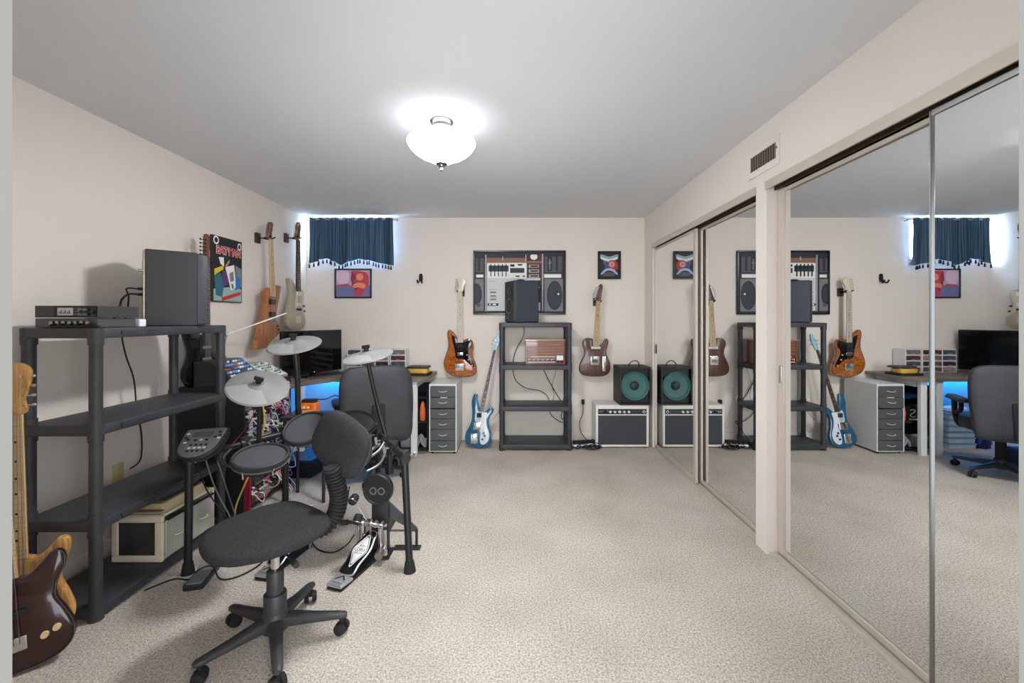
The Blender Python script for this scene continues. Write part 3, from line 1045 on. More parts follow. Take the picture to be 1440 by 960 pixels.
# comic poster on the left wall
ya, yb_ = 3.20, 3.545
zt, zb2 = 1.964, 1.460
t = thing('comic_poster', 'tall comic cover plaque with red title lettering on the left wall', 'poster', (XL, (ya + yb_) / 2, (zt + zb2) / 2), (0, 0, PI / 2))
w, h = (yb_ - ya) / 2, (zt - zb2) / 2
MB().box(-w, w, -.022, -.001, -h, h).build('backing_board', mat('board_edge', (40, 38, 36), .6), t, bevel=.002)
ms = [INK('night', (26, 28, 40)), INK('redt', (196, 40, 44)), INK('white', (236, 234, 230)), INK('teal', (44, 104, 120)), INK('plum', (84, 58, 110)), INK('yellow', (214, 196, 40)),
      INK('azure', (40, 110, 180)), INK('seag', (150, 178, 172)), INK('greyc', (122, 128, 136)), INK('tan', (186, 150, 70))]
e = lambda pts: [(x * w, y * h) for x, y in pts]
q = [(0, R_(-w + .006, w - .006, -h + .006, h - .006)), (7, e([(-.94, -.97), (.94, -.97), (.94, -.55), (.3, -.5), (-.94, -.62)])), (8, e([(.5, .2), (.94, .1), (.94, -.5), (.6, -.4)])),
     (2, disc(-.78 * w, .86 * h, .03, .032)), (2, disc(.8 * w, .82 * h, .024, .03)), (0, disc(-.78 * w, .86 * h, .019, .02)), (0, disc(.8 * w, .82 * h, .014, .018)),
     (3, e([(-.9, -.2), (-.5, -.1), (-.3, -.5), (-.4, -.85), (-.8, -.8)])), (4, e([(-.4, .0), (.05, -.05), (0, -.45), (-.35, -.55)])), (5, e([(-.9, -.02), (-.35, .12), (-.3, .02), (-.88, -.2)])),
     (2, e([(-.62, .36), (-.3, .38), (-.28, .1), (-.5, .16)])), (9, e([(-.2, .12), (.06, .34), (.1, .28), (-.1, .08)])), (2, e([(-.2, .08), (.4, .2), (.55, -.5), (.2, -.62)])), (8, e([(.06, -.1), (.34, 0), (.4, -.3), (.14, -.36)])),
     (6, e([(.5, -.1), (.8, -.2), (.86, -.5), (.5, -.6)])), (3, e([(.2, -.4), (.34, -.42), (.36, -.56), (.24, -.56)])),
     (1, e([(-.42, -.86), (.86, -.64), (.88, -.74), (-.38, -.97)]))]
b = MB()
for i, (mi, o) in enumerate(q):
    b.mt(mi).prism(o, -.0225 - .0002 * i, -.021)
yl = -.0225 - .0002 * len(q)
TX = Matrix.Translation((-.36 * w, yl - .0006, .60 * h)) @ Matrix.Rotation(PI / 2, 4, 'X')
for mi, gx, dy in ((2, 1.06, 0), (1, 1.0, -.0006)):
    for txt, cx_, ww in (('BAT', -.42, .72), ('MAN', .44, .80)):
        b.mt(mi).text(txt, ww * w * gx, .25 * h * gx, bold=(.075 if mi == 2 else .03), M=Matrix.Translation((cx_ * w, yl + dy, .585 * h)) @ Matrix.Rotation(PI / 2, 4, 'X'))
b.mt(2).text('-', .10 * w, .03 * h, Matrix.Translation((0, yl, .6 * h)) @ Matrix.Rotation(PI / 2, 4, 'X'))
b.build('cover_print', ms, t, angle=20, fix=False)
# ================================================================== SHELVING UNITS
def shelf_unit(label, c, L, D, rz, group):
    """c = centre on the floor, long side along local x"""
    t = thing('shelving_unit', label, 'shelving unit', (c[0], c[1], 0), (0, 0, rz), group=group)
    tops = (1.29, .862, .444, .062)
    pr = .024
    for z in tops:
        b = MB()
        o = rrect(-L / 2, L / 2, -D / 2, D / 2, .03, 4)
        b.stack(o, [(.004, z - .046), (0, z - .042), (0, z - .006), (.002, z - .002), (.008, z)])
        # raised ribs along the long sides
        for s in (-1, 1):
            b.box(-L * .36, L * .36, s * (D / 2 + .002) - .003, s * (D / 2 + .002) + .003, z - .034, z - .014)
        b.build('shelf_board', SHELFP, t)
    for sx in (-1, 1):
        for sy in (-1, 1):
            b = MB()
            x, y = sx * (L / 2 - pr - .002), sy * (D / 2 - pr - .002)
            zz = 0
            for z in tops[::-1]:
                if z - .046 > zz:
                    b.cyl((x, y, zz), (x, y, z - .046), pr, n=20)
                b.cyl((x, y, z - .075 if z > .1 else 0), (x, y, min(z + .025, 1.288)), pr + .004, n=20)
                zz = z
            b.build('post', SHELFP, t)
    return t


shelf_unit('black plastic four-tier shelving unit along the left wall', (-2.003, 2.285), .85, .348, PI / 2, 'plastic shelving units')
SH2 = (.2015, 4.47)
shelf_unit('black plastic four-tier shelving unit against the back wall', SH2, .735, .355, 0, 'plastic shelving units')

# ------------------------------------------------ on the left shelf
LCD = mat('lcd_grey', (190, 192, 196), .3)
t = thing('rack_synthesizer', 'slim black rack synthesizer with pale display on top of the left shelf', 'synthesizer', (-1.985, 1.99, 1.335))
MB().box(-2.125, -1.845, 1.885, 2.09, 1.335, 1.388).build('body', [mat('dark_metal', (66, 68, 70), .45, .3)], t, w=True, bevel=.003)
b = MB()
b.mt(0).box(-2.035, -1.850, 1.881, 1.886, 1.338, 1.385)
b.mt(1).box(-2.018, -1.950, 1.879, 1.882, 1.345, 1.378)
b.mt(0)
for i in range(10):
    b.box(-2.014 + i * .006, -2.011 + i * .006, 1.8785, 1.880, 1.352, 1.356 + .006 * (i % 3))
b.mt(2)
for i in range(6):
    b.cbox((-1.938 + (i % 2) * .012, 1.880, 1.350 + (i // 2) * .012), (.008, .004, .006))
b.build('front_panel', [BLKG, LCD, GREYP], t, w=True)
for i, (x, z) in enumerate(((-1.915, 1.37), (-1.893, 1.37), (-1.915, 1.35), (-1.893, 1.35), (-1.868, 1.36))):
    MB().cyl((x, 1.881, z), (x, 1.870, z), .007, .006, 14).build('knob', GREYP if i < 4 else BLK, t, w=True)
t = thing('effects_unit', 'flat grey rack unit with silver sockets under the slim synthesizer', 'effects unit', (-1.99, 1.99, 1.29))
MB().box(-2.14, -1.86, 1.90, 2.09, 1.291, 1.332).build('body', [mat('mid_metal', (92, 92, 90), .4, .4)], t, w=True, bevel=.002)
b = MB()
for i in range(7):
    b.cyl((-2.06 + i * .027, 1.902, 1.311), (-2.06 + i * .027, 1.890, 1.311), .009, n=12)
b.build('jack_socket', [STEEL], t, w=True)
b = MB()
for i in range(5):
    x = -2.05 + i * .04
    b.cyl((x, 1.895, 1.306), (x + .012, 1.872, 1.300), .006, n=8)
    b.wire([(x + .012, 1.872, 1.300), (x + .03, 1.868, 1.297), (x + .05, 1.874, 1.298), (x + .06, 1.882, 1.297)], .003, 5)
b.build('plugged_cable', [CORD], t, w=True)
t = thing('power_adapter', 'small pale adapter block beside the large monitor speaker', 'adapter', (-1.86, 2.14, 1.29))
MB().box(-1.905, -1.86, 2.11, 2.15, 1.291, 1.328).build('case', WHITEPL, t, w=True, bevel=.004)
b = MB()
b.cyl((-1.882, 2.15, 1.31), (-1.882, 2.165, 1.31), .006, n=8)
b.build('plug', BLKM, t, w=True)

# big monitor speaker: back sliver and side towards us
d = Vector((.742, .67, 0))
n = Vector((-.67, .742, 0))
P1_ = Vector((-1.995, 2.285, 1.291))
Ms = Matrix((d, n, Vector((0, 0, 1)))).transposed().to_4x4()
Ms.translation = P1_
CHAR = mat('charcoal_vinyl', (42, 43, 46), .55, var=.06, scale=90, bump=.05, bscale=300)
CHAR2 = mat('charcoal_baffle', (56, 57, 62), .5)
t = thing('monitor_speaker', 'large charcoal monitor speaker with its back to the doorway on the left shelf', 'speaker', M=Ms)
MB().box(.008, .235, 0, .25, 0, .416).build('cabinet', CHAR, t, bevel=.004)
b = MB()
b.stack(rrect(0, .25, 0, .408, .012), [(0, .235), (0, .262), (.012, .285)], Matrix(((0, 0, 1, 0), (1, 0, 0, 0), (0, 1, 0, .003), (0, 0, 0, 1))))
b.build('front_baffle', CHAR2, t)
b = MB()
b.box(.0, .009, .006, .244, .006, .41)
b.build('back_panel', [mat('worn_alu', (150, 138, 118), .4, .7, var=.25, scale=40)], t)
for z in (.30, .20, .17, .03):
    b = MB()
    b.cyl((0, .03, z), (-.022, .03, z), .008, n=10)
    b.build('connector', BLKM if z != .30 else STEEL, t)
b = MB()
b.cyl((.2852, .125, .12), (.279, .125, .12), .095, n=28)
b.build('woofer', BLKM, t)
b = MB()
b.cyl((.2852, .125, .30), (.279, .125, .30), .03, n=20)
b.build('tweeter', BLKM, t)

t = thing('cable', 'black cord looping from the large monitor speaker down the left wall', 'cable', (-2.2, 2.4, .45))
a = Ms @ Vector((-.022, .03, .20))
c = Ms @ Vector((-.022, .03, .17))
b = MB()
b.wire([a, a + Vector((-.05, -.01, .0)), a + Vector((-.075, .03, -.04)), (-2.15, 2.36, 1.36), (-2.205, 2.39, 1.25), (-2.21, 2.42, 1.12), (-2.21, 2.47, .98), (-2.22, 2.5, .80), (-2.21, 2.52, .65), (-2.215, 2.52, .50), (-2.26, 2.50, .45)], .0042)
b.build('mains_lead', CORD, t, w=True)
b = MB()
b.wire([c, c + Vector((-.04, -.01, .0)), c + Vector((-.085, .0, -.03)), (-2.11, 2.27, 1.38), (-2.13, 2.25, 1.31), (-2.12, 2.20, 1.297), (-2.06, 2.15, 1.297)], .0055)
b.build('signal_lead', CORD, t, w=True)
outlet(XL, 2.46, .44, PI / 2, 'yellowed wall outlet behind the left shelf', (206, 190, 140))

# white drawer tower lying on the bottom tier
IVP = mat('milky_plastic', (222, 212, 190), .4, var=.05, scale=6)
TINT = mat('smoked_window', (58, 58, 56), .2, var=.4, scale=9)
CLEARP = mat('frosted_plastic', (176, 176, 164), .35, var=.12, scale=7)
t = thing('drawer_cart', 'white plastic drawer cart with smoky side window on the bottom tier of the left shelf', 'storage drawers', (-1.965, 2.41, .063))
x0, x1, y0, y1, z0, z1 = -2.10, -1.836, 2.215, 2.60, .064, .302
b = MB()
for q in ((x0, x1, z0, z0 + .034), (x0, x1, z1 - .034, z1), (x0, x0 + .034, z0 + .034, z1 - .034), (x1 - .040, x1, z0 + .034, z1 - .034)):
    b.box(q[0], q[1], y0, y0 + .02, q[2], q[3])
b.box(x0, x0 + .01, y0 + .02, y1, z0, z1).box(x0 + .01, x1 - .005, y0 + .02, y1, z1 - .012, z1).box(x0, x1 - .005, y1, y1 + .01, z0, z1).box(x0 + .01, x1 - .01, y0 + .02, y1, z0, z0 + .01)
b.build('casing', IVP, t, w=True, bevel=.005)
MB().box(x0 + .034, x1 - .04, y0 + .006, y0 + .012, z0 + .034, z1 - .034).build('side_window', TINT, t, w=True)
for i, (ya, yb_) in enumerate(((y0 + .024, y0 + .195), (y0 + .205, y1 - .006))):
    b = MB()
    b.box(x1 - .01, x1 + .003, ya, yb_, z0 + .012, z1 - .036)
    b.box(x1 - .02, x1 - .01, ya + .01, yb_ - .01, z0 + .02, z1 - .04)
    dr = b.build('drawer', CLEARP, t, w=True, bevel=.004)
    b = MB()
    b.box(x1 + .002, x1 + .012, ya + .008, yb_ - .01, z1 - .034, z1 - .022)
    b.build('dark_lip', BLKM, dr, w=True, bevel=.003)
    b = MB()
    b.wire([(x1 + .003, ya + .06, .17), (x1 + .016, ya + .065, .168), (x1 + .016, ya + .105, .168), (x1 + .003, ya + .11, .17)], .004)
    b.build('handle', IVP, dr, w=True)
t = thing('storage_box', 'flat beige box with black lid lying on the white drawer cart', 'box', (-1.97, 2.38, .302))
MB().stack(rrect(-2.06, -1.86, 2.25, 2.56, .01), [(.004, .303), (0, .306), (0, .352), (.003, .355)]).build('box_base', mat('beige_card', (190, 170, 136), .6, var=.15, scale=10), t, w=True)
MB().stack(rrect(-2.03, -1.88, 2.29, 2.54, .006), [(0, .355), (0, .372), (.004, .376)]).build('lid', BLK, t, w=True)
t = thing('paper_stack', 'loose stack of papers and sleeves at the near end of the white drawer cart', 'papers', (-1.93, 2.23, .302))
for i in range(4):
    MB(Matrix.Translation((-1.95, 2.2225 + .006, 0)) @ Matrix.Rotation(.01 * i, 4, 'Z')).box(-.11, .10, -.008, .018, .303 + i * .006, .307 + i * .006).build(
        'paper', mat('paper_%d' % (i % 2), ((206, 196, 176), (150, 120, 90))[i % 2], .7), t, w=True)

# ------------------------------------------------ on the back shelf
SL = mat('slate_speaker', (50, 56, 66), .5, var=.06, scale=60)
nf = Vector((-.905, -.425, 0))
ex = Vector((.425, -.905, 0))      # along the front face, towards camera
cM = Matrix((-nf, ex, Vector((0, 0, 1)))).transposed().to_4x4()
cM.translation = Vector((-.055, 4.41, 1.291))
t = thing('monitor_speaker', 'slate grey two-way monitor speaker turned sideways on top of the back shelf', 'speaker', M=cM)
HS = .43
MB().box(0, .275, -.115, .115, 0, HS).build('cabinet', SL, t, bevel=.012)
b = MB()
b.stack(rrect(-.112, .112, .004, HS - .004, .01), [(0, 0), (.004, .012)], Matrix(((0, 0, -1, 0), (1, 0, 0, 0), (0, 1, 0, 0), (0, 0, 0, 1))))
b.build('front_baffle', mat('baffle_dark', (38, 38, 42), .5), t)
for z, r in ((.325, .036), (.17, .085), (.065, .028)):
    T = frame((-.012, 0, z), (-1, 0, 0))
    b = MB()
    b.lathe([(r, 0), (r, .006), (r * .9, .006), (r * .62, -.010), (r * .3, -.004), (0, .001)], T, 28)
    b.build('driver', mat('driver_grey', (74, 74, 78), .35), t)
b = MB()
b.ball((.13, .02, HS), (.055, .055, .024), 20, 8)
b.box(.195, .235, -.02, .02, HS, HS + .006)
b.build('top_bracket', BLKM, t)
t = thing('radio', 'vintage brown wooden table radio with white label on the back shelf', 'radio', (.305, 4.46, .862))
rz0, rz1 = .863, 1.119
WR = wood('radio_wood', (96, 40, 32), (134, 66, 48), (3, 40, 40), .3, .5)
rx0, rx1 = .105, .505
ry0, ry1 = 4.35, 4.56
b = MB()
b.box(rx0, rx1, ry0 + .012, ry1, rz0, rz1 - .014)
b.box(rx0, rx0 + .014, ry0, ry0 + .012, rz0, rz1 - .014).box(rx1 - .014, rx1, ry0, ry0 + .012, rz0, rz1 - .014).box(rx0 + .014, rx1 - .014, ry0, ry0 + .012, rz0, rz0 + .012)
b.build('cabinet', WR, t, w=True, bevel=.002)
MB().box(rx0 - .012, rx1 + .002, ry0 - .006, ry1 + .004, rz1 - .014, rz1).build('top_panel', wood('radio_top', (168, 120, 104), (196, 150, 132), (3, 40, 40), .25, .6), t, w=True, bevel=.003)
b = MB()
for i in range(10):
    b.mt(i % 2).box(rx0 + .016, rx1 - .016 - (.0 if i > 3 else 0), ry0 + .002, ry0 + .013, rz0 + .090 + i * .0148, rz0 + .1035 + i * .0148)
b.build('slatted_grille', [WR, wood('radio_slat', (118, 78, 46), (150, 104, 62), (3, 40, 40), .4)], t, w=True)
b = MB()
b.mt(0).box(rx0 + .055, rx1 - .10, ry0 + .001, ry0 + .012, rz0 + .074, rz0 + .084)
b.mt(1).box(rx0 + .016, rx1 - .095, ry0 + .003, ry0 + .012, rz0 + .018, rz0 + .066)
b.mt(0)
for i in range(18):
    b.box(rx0 + .024 + i * .0155, rx0 + .034 + i * .0155, ry0 + .001, ry0 + .004, rz0 + .042 + .006 * (i % 3), rz0 + .06)
b.box(rx0 + .02, rx1 - .10, ry0 + .001, ry0 + .004, rz0 + .02, rz0 + .03)
b.build('tuning_dial', [mat('dial_ivory', (206, 184, 168), .4), mat('dial_dark', (52, 30, 28), .3)], t, w=True)
MB().box(rx1 - .085, rx1 - .02, ry0 - .001, ry0 + .012, rz0 + .044, rz0 + .092).build('white_label', WHITEPL, t, w=True, bevel=.001)
for x in (rx1 - .07, rx1 - .035):
    MB().cyl((x, ry0 + .012, rz0 + .028), (x, ry0 - .012, rz0 + .028), .011, n=16).build('knob', BLKM, t, w=True)
    MB().cyl((x, ry0 + .012, rz0 + .115), (x, ry0 - .010, rz0 + .115), .012, n=16).build('knob', GREYP, t, w=True)

outlet(.715, YB, .40, 0, 'white wall outlet between the back shelf and the white amplifier', (222, 216, 204))
b = MB()
b.box(.722, .752, YB - .045, YB - .009, .395, .445)
t = thing('power_adapter', 'black plug-in adapter in the back wall outlet', 'adapter', (.73, YB - .02, .40))
b.build('case', BLKM, t, w=True, bevel=.004)
MB().wire([(.737, YB - .03, .396), (.735, YB - .035, .30), (.70, YB - .04, .2), (.71, YB - .05, .1), (.76, YB - .09, .035), (.80, YB - .12, .008)], .004).build('lead', CORD, t, w=True)


def cable(label, pts, r, m=CORD, group=None, name='cable', cat='cable'):
    o = MB().wire(pts, r).build(name, m)
    return tag(o, label, cat, group)


cable('black cord dropping from the monitor speaker behind the back shelf', [(.06, 4.655, 1.55), (.08, 4.668, 1.3), (.09, 4.67, 1.15), (.0, 4.67, .98), (-.03, 4.672, .82), (-.0, 4.672, .66), (.12, 4.672, .57), (.27, 4.67, .54), (.36, 4.668, .46), (.38, 4.668, .3), (.46, 4.668, .22), (.56, 4.666, .18)], .004)
cable('thick black cord from the wooden radio down behind the back shelf', [(.28, 4.60, .95), (.28, 4.664, .86), (.34, 4.668, .70), (.44, 4.668, .52), (.52, 4.668, .38), (.50, 4.668, .25), (.58, 4.66, .20)], .005)
cable('thin grey cord curling behind the right end of the back shelf', [(.47, 4.655, .87), (.43, 4.66, .72), (.40, 4.66, .60), (.42, 4.66, .5), (.40, 4.66, .40), (.45, 4.66, .32)], .003, GREYP)
cable('thin pinkish cord slanting from the blue bass to the back shelf', [(-.245, 4.60, .24), (-.2, 4.61, .30), (-.15, 4.63, .36), (-.1, 4.66, .39)], .003, mat('pink_cord', (170, 110, 104), .6))

t = thing('power_strip', 'white power strip under the tangle of black cords beside the back shelf', 'power strip', (.72, 4.42, 0), (0, 0, .25))
MB().stack(rrect(-.14, .12, -.028, .028, .01), [(.003, .002), (0, .006), (0, .034), (.004, .04)]).build('casing', WHITEPL, t)
for i in range(5):
    MB().stack(rrect(-.022, .022, -.02, .02, .006), [(0, .038), (0, .068), (.004, .072)], Matrix.Translation((-.11 + i * .05, 0, 0))).build('plug', BLKM, t)
for i in range(6):
    pts = []
    cx_, cy_ = .60 + .04 * i, 4.37 + .03 * RN.uniform(-1, 1)
    for k in range(9):
        a = k * 1.3 + i
        pts.append((cx_ + .055 * math.cos(a) * (1 + .3 * RN.random()), cy_ + .05 * math.sin(a), .012 + .045 * RN.random() * (1 if k % 2 else .3)))
    if i == 0:
        pts.append((.56, 4.66, .19))
    if i == 5:
        pts += [(.82, 4.36, .06), (.86, 4.345, .05), (.87, 4.345, .02), (.80, 4.335, .008)]
    cable('black cords tangled on the carpet by the power strip', pts, .0045, group='tangled cords by the power strip')

# ================================================================== AMPLIFIER AND OPEN SPEAKER CABINET
CREAM = mat('white_tolex', (226, 224, 218), .5, var=.04, scale=60, bump=.1, bscale=400)
GRILL = mat('dark_grille_cloth', (62, 63, 68), .8, var=.3, scale=320)
t = thing('guitar_amplifier', 'white guitar amplifier with dark grille cloth on the floor in the back corner', 'amplifier', (1.10, 4.5, 0))
ax0, ax1, ay0, ay1, az1 = .826, 1.372, 4.386, 4.64, .442
b = MB()
b.box(ax0, ax1, ay0 + .02, ay1, .012, az1)
for q in ((ax0, ax0 + .024, .012, az1), (ax1 - .024, ax1, .012, az1)):
    b.box(q[0], q[1], ay0, ay0 + .02, q[2], q[3])
for z0, z1 in ((.012, .034), (az1 - .042, az1), (az1 - .108, az1 - .094)):
    b.box(ax0 + .024, ax1 - .024, ay0, ay0 + .02, z0, z1)
b.build('cabinet', CREAM, t, w=True, bevel=.006)
b = MB()
b.box(ax0 + .024, ax1 - .024, ay0 + .006, ay0 + .021, .034, az1 - .108)
b.build('grille_cloth', GRILL, t, w=True)
b = MB()
b.mt(0).box(ax0 + .024, ax1 - .024, ay0 + .004, ay0 + .021, az1 - .094, az1 - .042)
b.mt(1)
for i in range(26):
    b.box(ax0 + .04 + i * .009, ax0 + .042 + i * .009, ay0 + .003, ay0 + .005, az1 - .062, az1 - .058)
b.build('control_panel', [mat('amp_panel', (46, 48, 52), .3), WHITEPL], t, w=True)
for i in range(6):
    MB().cyl((ax0 + .10 + i * .048, ay0 + .004, az1 - .07), (ax0 + .10 + i * .048, ay0 - .014, az1 - .07), .013, .010, 16).build('knob', WHITEPL if i else BLKM, t, w=True)
for x in (ax0 + .042, ax0 + .062):
    MB().cyl((x, ay0 + .004, az1 - .07), (x, ay0 - .004, az1 - .07), .007, n=12).build('input_jack', STEEL, t, w=True)
b = MB()
b.torus((ax1 - .05, ay0 + .003, az1 - .068), .011, .003, (0, 1, 0))
b.build('pilot_light', WHITEPL, t, w=True)
for x in (ax0 + .04, ax1 - .04):
    for y in (ay0 + .04, ay1 - .04):
        MB().cyl((x, y, 0), (x, y, .013), .014, n=12).build('foot', RUBBER, t, w=True)
sx0, sx1, sy0, sy1, sz0, sz1 = 1.068, 1.392, 4.375, 4.665, .443, .832
t = thing('speaker_cabinet', 'open black speaker cabinet with a bare teal cone on top of the white amplifier', 'speaker cabinet', ((sx0 + sx1) / 2, 4.5, sz0))
b = MB()
th = .016
b.box(sx0, sx0 + th, sy0, sy1, sz0, sz1).box(sx1 - th, sx1, sy0, sy1, sz0, sz1).box(sx0 + th, sx1 - th, sy0, sy1, sz0, sz0 + th).box(sx0 + th, sx1 - th, sy0, sy1, sz1 - th, sz1)
b.box(sx0 + th, sx1 - th, sy1 - .012, sy1, sz0 + th, sz1 - th)
b.box(sx0 + th, sx1 - th, sy0 + .045, sy0 + .05, sz0 + th, sz1 - th)
b.build('cabinet', mat('black_carcass', (36, 34, 34), .6, var=.2, scale=10), t, w=True, bevel=.004)
TEAL = mat('teal_cone', (60, 106, 102), .55, var=.12, scale=6)
T = frame(((sx0 + sx1) / 2, sy0 + .028, (sz0 + sz1) / 2), (0, -1, 0))
b = MB()
b.lathe([(.150, -.016), (.150, .010), (.146, .016), (.139, .012), (.134, .004), (.128, .006), (.122, -.002), (.050, -.016), (.045, -.016)], T, 48)
con = b.build('speaker_cone', TEAL, t, w=True)
b = MB()
b.lathe([(.048, -.016), (.044, -.008), (.03, .004), (.012, .009), (0, .010)], T, 32)
b.build('dust_cap', mat('dark_dust_cap', (34, 48, 52), .5), con, w=True)
b = MB()
b.wire([(1.19, 4.50, sz1 - .002), (1.20, 4.49, sz1 + .028), (1.235, 4.48, sz1 + .055), (1.27, 4.48, sz1 + .055), (1.295, 4.49, sz1 + .03), (1.30, 4.50, sz1 - .002)], .005)
b.build('wire_loop', CORD, t, w=True)

# ================================================================== GREY DRAWER UNIT
t = thing('drawer_unit', 'narrow white metal drawer unit with six dark grey drawers beside the desk', 'drawer unit', (-.717, 4.41, 0))
hx0, hx1, hy0, hy1, hz = -.852, -.58, 4.20, 4.62, .687
WM_ = mat('white_powdercoat', (214, 216, 214), .4)
GD = mat('grey_drawer', (84, 85, 86), .45, var=.05, scale=8)
b = MB()
b.box(hx0, hx0 + .012, hy0, hy1, .02, hz).box(hx1 - .012, hx1, hy0, hy1, .02, hz).box(hx0 + .012, hx1 - .012, hy0, hy1, hz - .02, hz).box(hx0 + .012, hx1 - .012, hy0, hy1, .02, .03).box(hx0 + .012, hx1 - .012, hy1 - .004, hy1, .03, hz - .02)
b.build('casing', WM_, t, w=True, bevel=.003)
hs = [(.030, .128), (.132, .238), (.242, .342), (.346, .440), (.452, .556), (.560, .664)]
for i, (z0, z1) in enumerate(hs):
    b = MB()
    o = .006 if i == 4 else 0
    b.box(hx0 + .014, hx1 - .014, hy0 - .004 - o, hy0 + .012, z0, z1).box(hx0 + .02, hx1 - .02, hy0 + .012, hy1 - .03, z0 + .01, z0 + .05)
    dr = b.build('drawer', GD, t, w=True, bevel=.003)
    zc = (z0 + z1) / 2 + .004
    cx_ = (hx0 + hx1) / 2
    b = MB()
    b.tube(spline([(cx_ - .04, hy0 - .004 - o, zc + .004), (cx_ - .03, hy0 - .02 - o, zc), (cx_, hy0 - .024 - o, zc - .004), (cx_ + .03, hy0 - .02 - o, zc), (cx_ + .04, hy0 - .004 - o, zc + .004)], 4, False), .004, 6)
    b.build('handle', mat('pull_metal', (206, 206, 204), .35, .3), dr, w=True)
MB().box(-.74, -.67, hy0 - .0125, hy0 - .0105, .553, .559).build('label_strip', WHITEPL, t, w=True)
for x in (hx0 + .03, hx1 - .03):
    for y in (hy0 + .03, hy1 - .03):
        MB().cyl((x, y, 0), (x, y, .02), .012, n=10).build('foot', BLKM, t, w=True)

# ================================================================== DESK AND WHAT IS ON IT
DTOP = mat('grey_brown_laminate', (122, 112, 100), .45, var=.18, scale=5)
t = thing('corner_desk', 'grey-brown corner desk with white legs along the back wall', 'desk', (-1.5, 4.4, 0))
out = [(-2.29, 3.46), (-1.955, 3.46), (-1.93, 3.80), (-1.76, 4.10), (-1.3, 4.12), (-1.0, 4.10), (-.905, 4.10), (-.862, 4.20), (-.862, 4.688), (-2.29, 4.688)]
b = MB()
b.stack(out, [(.002, .722), (0, .724), (0, .755), (.003, .758)])
b.build('desktop', DTOP, t, w=True)
DL = mat('desk_white', (222, 222, 222), .4)
for (x, y) in ((-.985, 4.155), (-1.22, 4.155), (-1.93, 3.83)):
    MB().box(x - .03, x + .03, y - .02, y + .02, 0, .722).build('leg', DL, t, w=True, bevel=.003)
MB().box(-.99, -.96, 4.20, 4.66, .66, .722).build('side_rail', DL, t, w=True)
TVB = mat('tv_bezel', (20, 21, 24), .25)
A, B_ = Vector((-2.15, 3.93, 0)), Vector((-1.875, 4.60, 0))
dx = (B_ - A).normalized()
nz = Vector((dx.y, -dx.x, 0))     # towards the room
TM = Matrix((dx, -nz, Vector((0, 0, 1)))).transposed().to_4x4()
TM.translation = (A + B_) / 2 + Vector((0, 0, .758))
t = thing('television', 'black flat television angled in the desk corner', 'television', M=TM)
wv = (B_ - A).length / 2
b = MB()
b.box(-wv, wv, 0, .035, .03, .455)
b.box(-wv * .6, wv * .6, .035, .06, .1, .35)
b.build('housing', TVB, t, bevel=.004)
MB().box(-wv + .014, wv - .014, -.0015, .001, .052, .441).build('screen', mat('tv_glass', (8, 9, 11), .08), t)
b = MB()
b.stack(rrect(-.17, .17, -.08, .11, .03), [(0, 0), (0, .008), (.006, .012)])
b.box(-.03, .03, .01, .03, .01, .06)
b.build('stand', TVB, t)
MB().cyl((.0, .0, .041), (.0, -.003, .041), .006, n=10).build('power_light', WHITEPL, t)
t = thing('keyboard', 'thin dark computer keyboard in front of the television', 'keyboard', M=TM @ Matrix.Translation((.02, -.13, 0)))
MB().stack(rrect(-.2, .2, -.045, .03, .008), [(.002, 0), (0, .003), (0, .012), (.003, .015)]).build('case', mat('kbd_grey', (86, 84, 80), .5), t)
b = MB()
for i in range(14):
    for j in range(4):
        b.cbox((-.182 + i * .028, -.036 + j * .018, .017), (.023, .014, .006))
b.build('keys', BLK, t)

# small-parts organisers
def organiser(label, x0, x1, rows, cols, h, seed):
    t = thing('parts_organiser', label, 'storage drawers', ((x0 + x1) / 2, 4.6, .758), group='small-parts organisers')
    y0, y1 = 4.535, 4.68
    b = MB()
    z0, z1 = .759, .759 + h
    b.box(x0, x1, y1 - .005, y1, z0, z1)
    for i in range(cols + 1):
        x = x0 + (x1 - x0) * i / cols
        b.box(x - .006 + (.006 if i == 0 else 0) - (.0 if i < cols else .006), x + .006 - (.006 if i == cols else 0) + (.006 if i == 0 else 0), y0, y1 - .005, z0, z1)
    for j in range(rows + 1):
        z = z0 + (z1 - z0) * j / rows
        b.box(x0 + .002, x1 - .002, y0 + .001, y1 - .005, max(z0, z - .006), min(z1, z + .006))
    b.build('frame', WHITEPL, t, w=True)
    rr = random.Random(seed)
    cs = [(96, 50, 54), (120, 84, 82), (84, 86, 98), (150, 130, 122), (70, 44, 50), (124, 112, 108)]
    for i in range(cols):
        for j in range(rows):
            xa, xb = x0 + (x1 - x0) * i / cols + .011, x0 + (x1 - x0) * (i + 1) / cols - .011
            za, zb = z0 + h * j / rows + .010, z0 + h * (j + 1) / rows - .010
            k = rr.randrange(6)
            b = MB()
            b.box(xa, xb, y0 - .006, y1 - .02, za, zb)
            d_ = b.build('drawer', mat('parts_drawer_%d' % k, cs[k], .3, var=.5, scale=40), t, w=True, bevel=.002)
            MB().box((xa + xb) / 2 - .018, (xa + xb) / 2 + .018, y0 - .014, y0 - .005, za + .004, za + .009).build('pull', mat('parts_pull', (190, 180, 176), .4), d_, w=True)
    return t


organiser('white small-parts organiser with one column of drawers at the right end of the desk', -1.335, -1.165, 4, 1, .245, 4)
organiser('white small-parts organiser with three columns of drawers behind the desk chair', -1.79, -1.345, 4, 3, .245, 9)

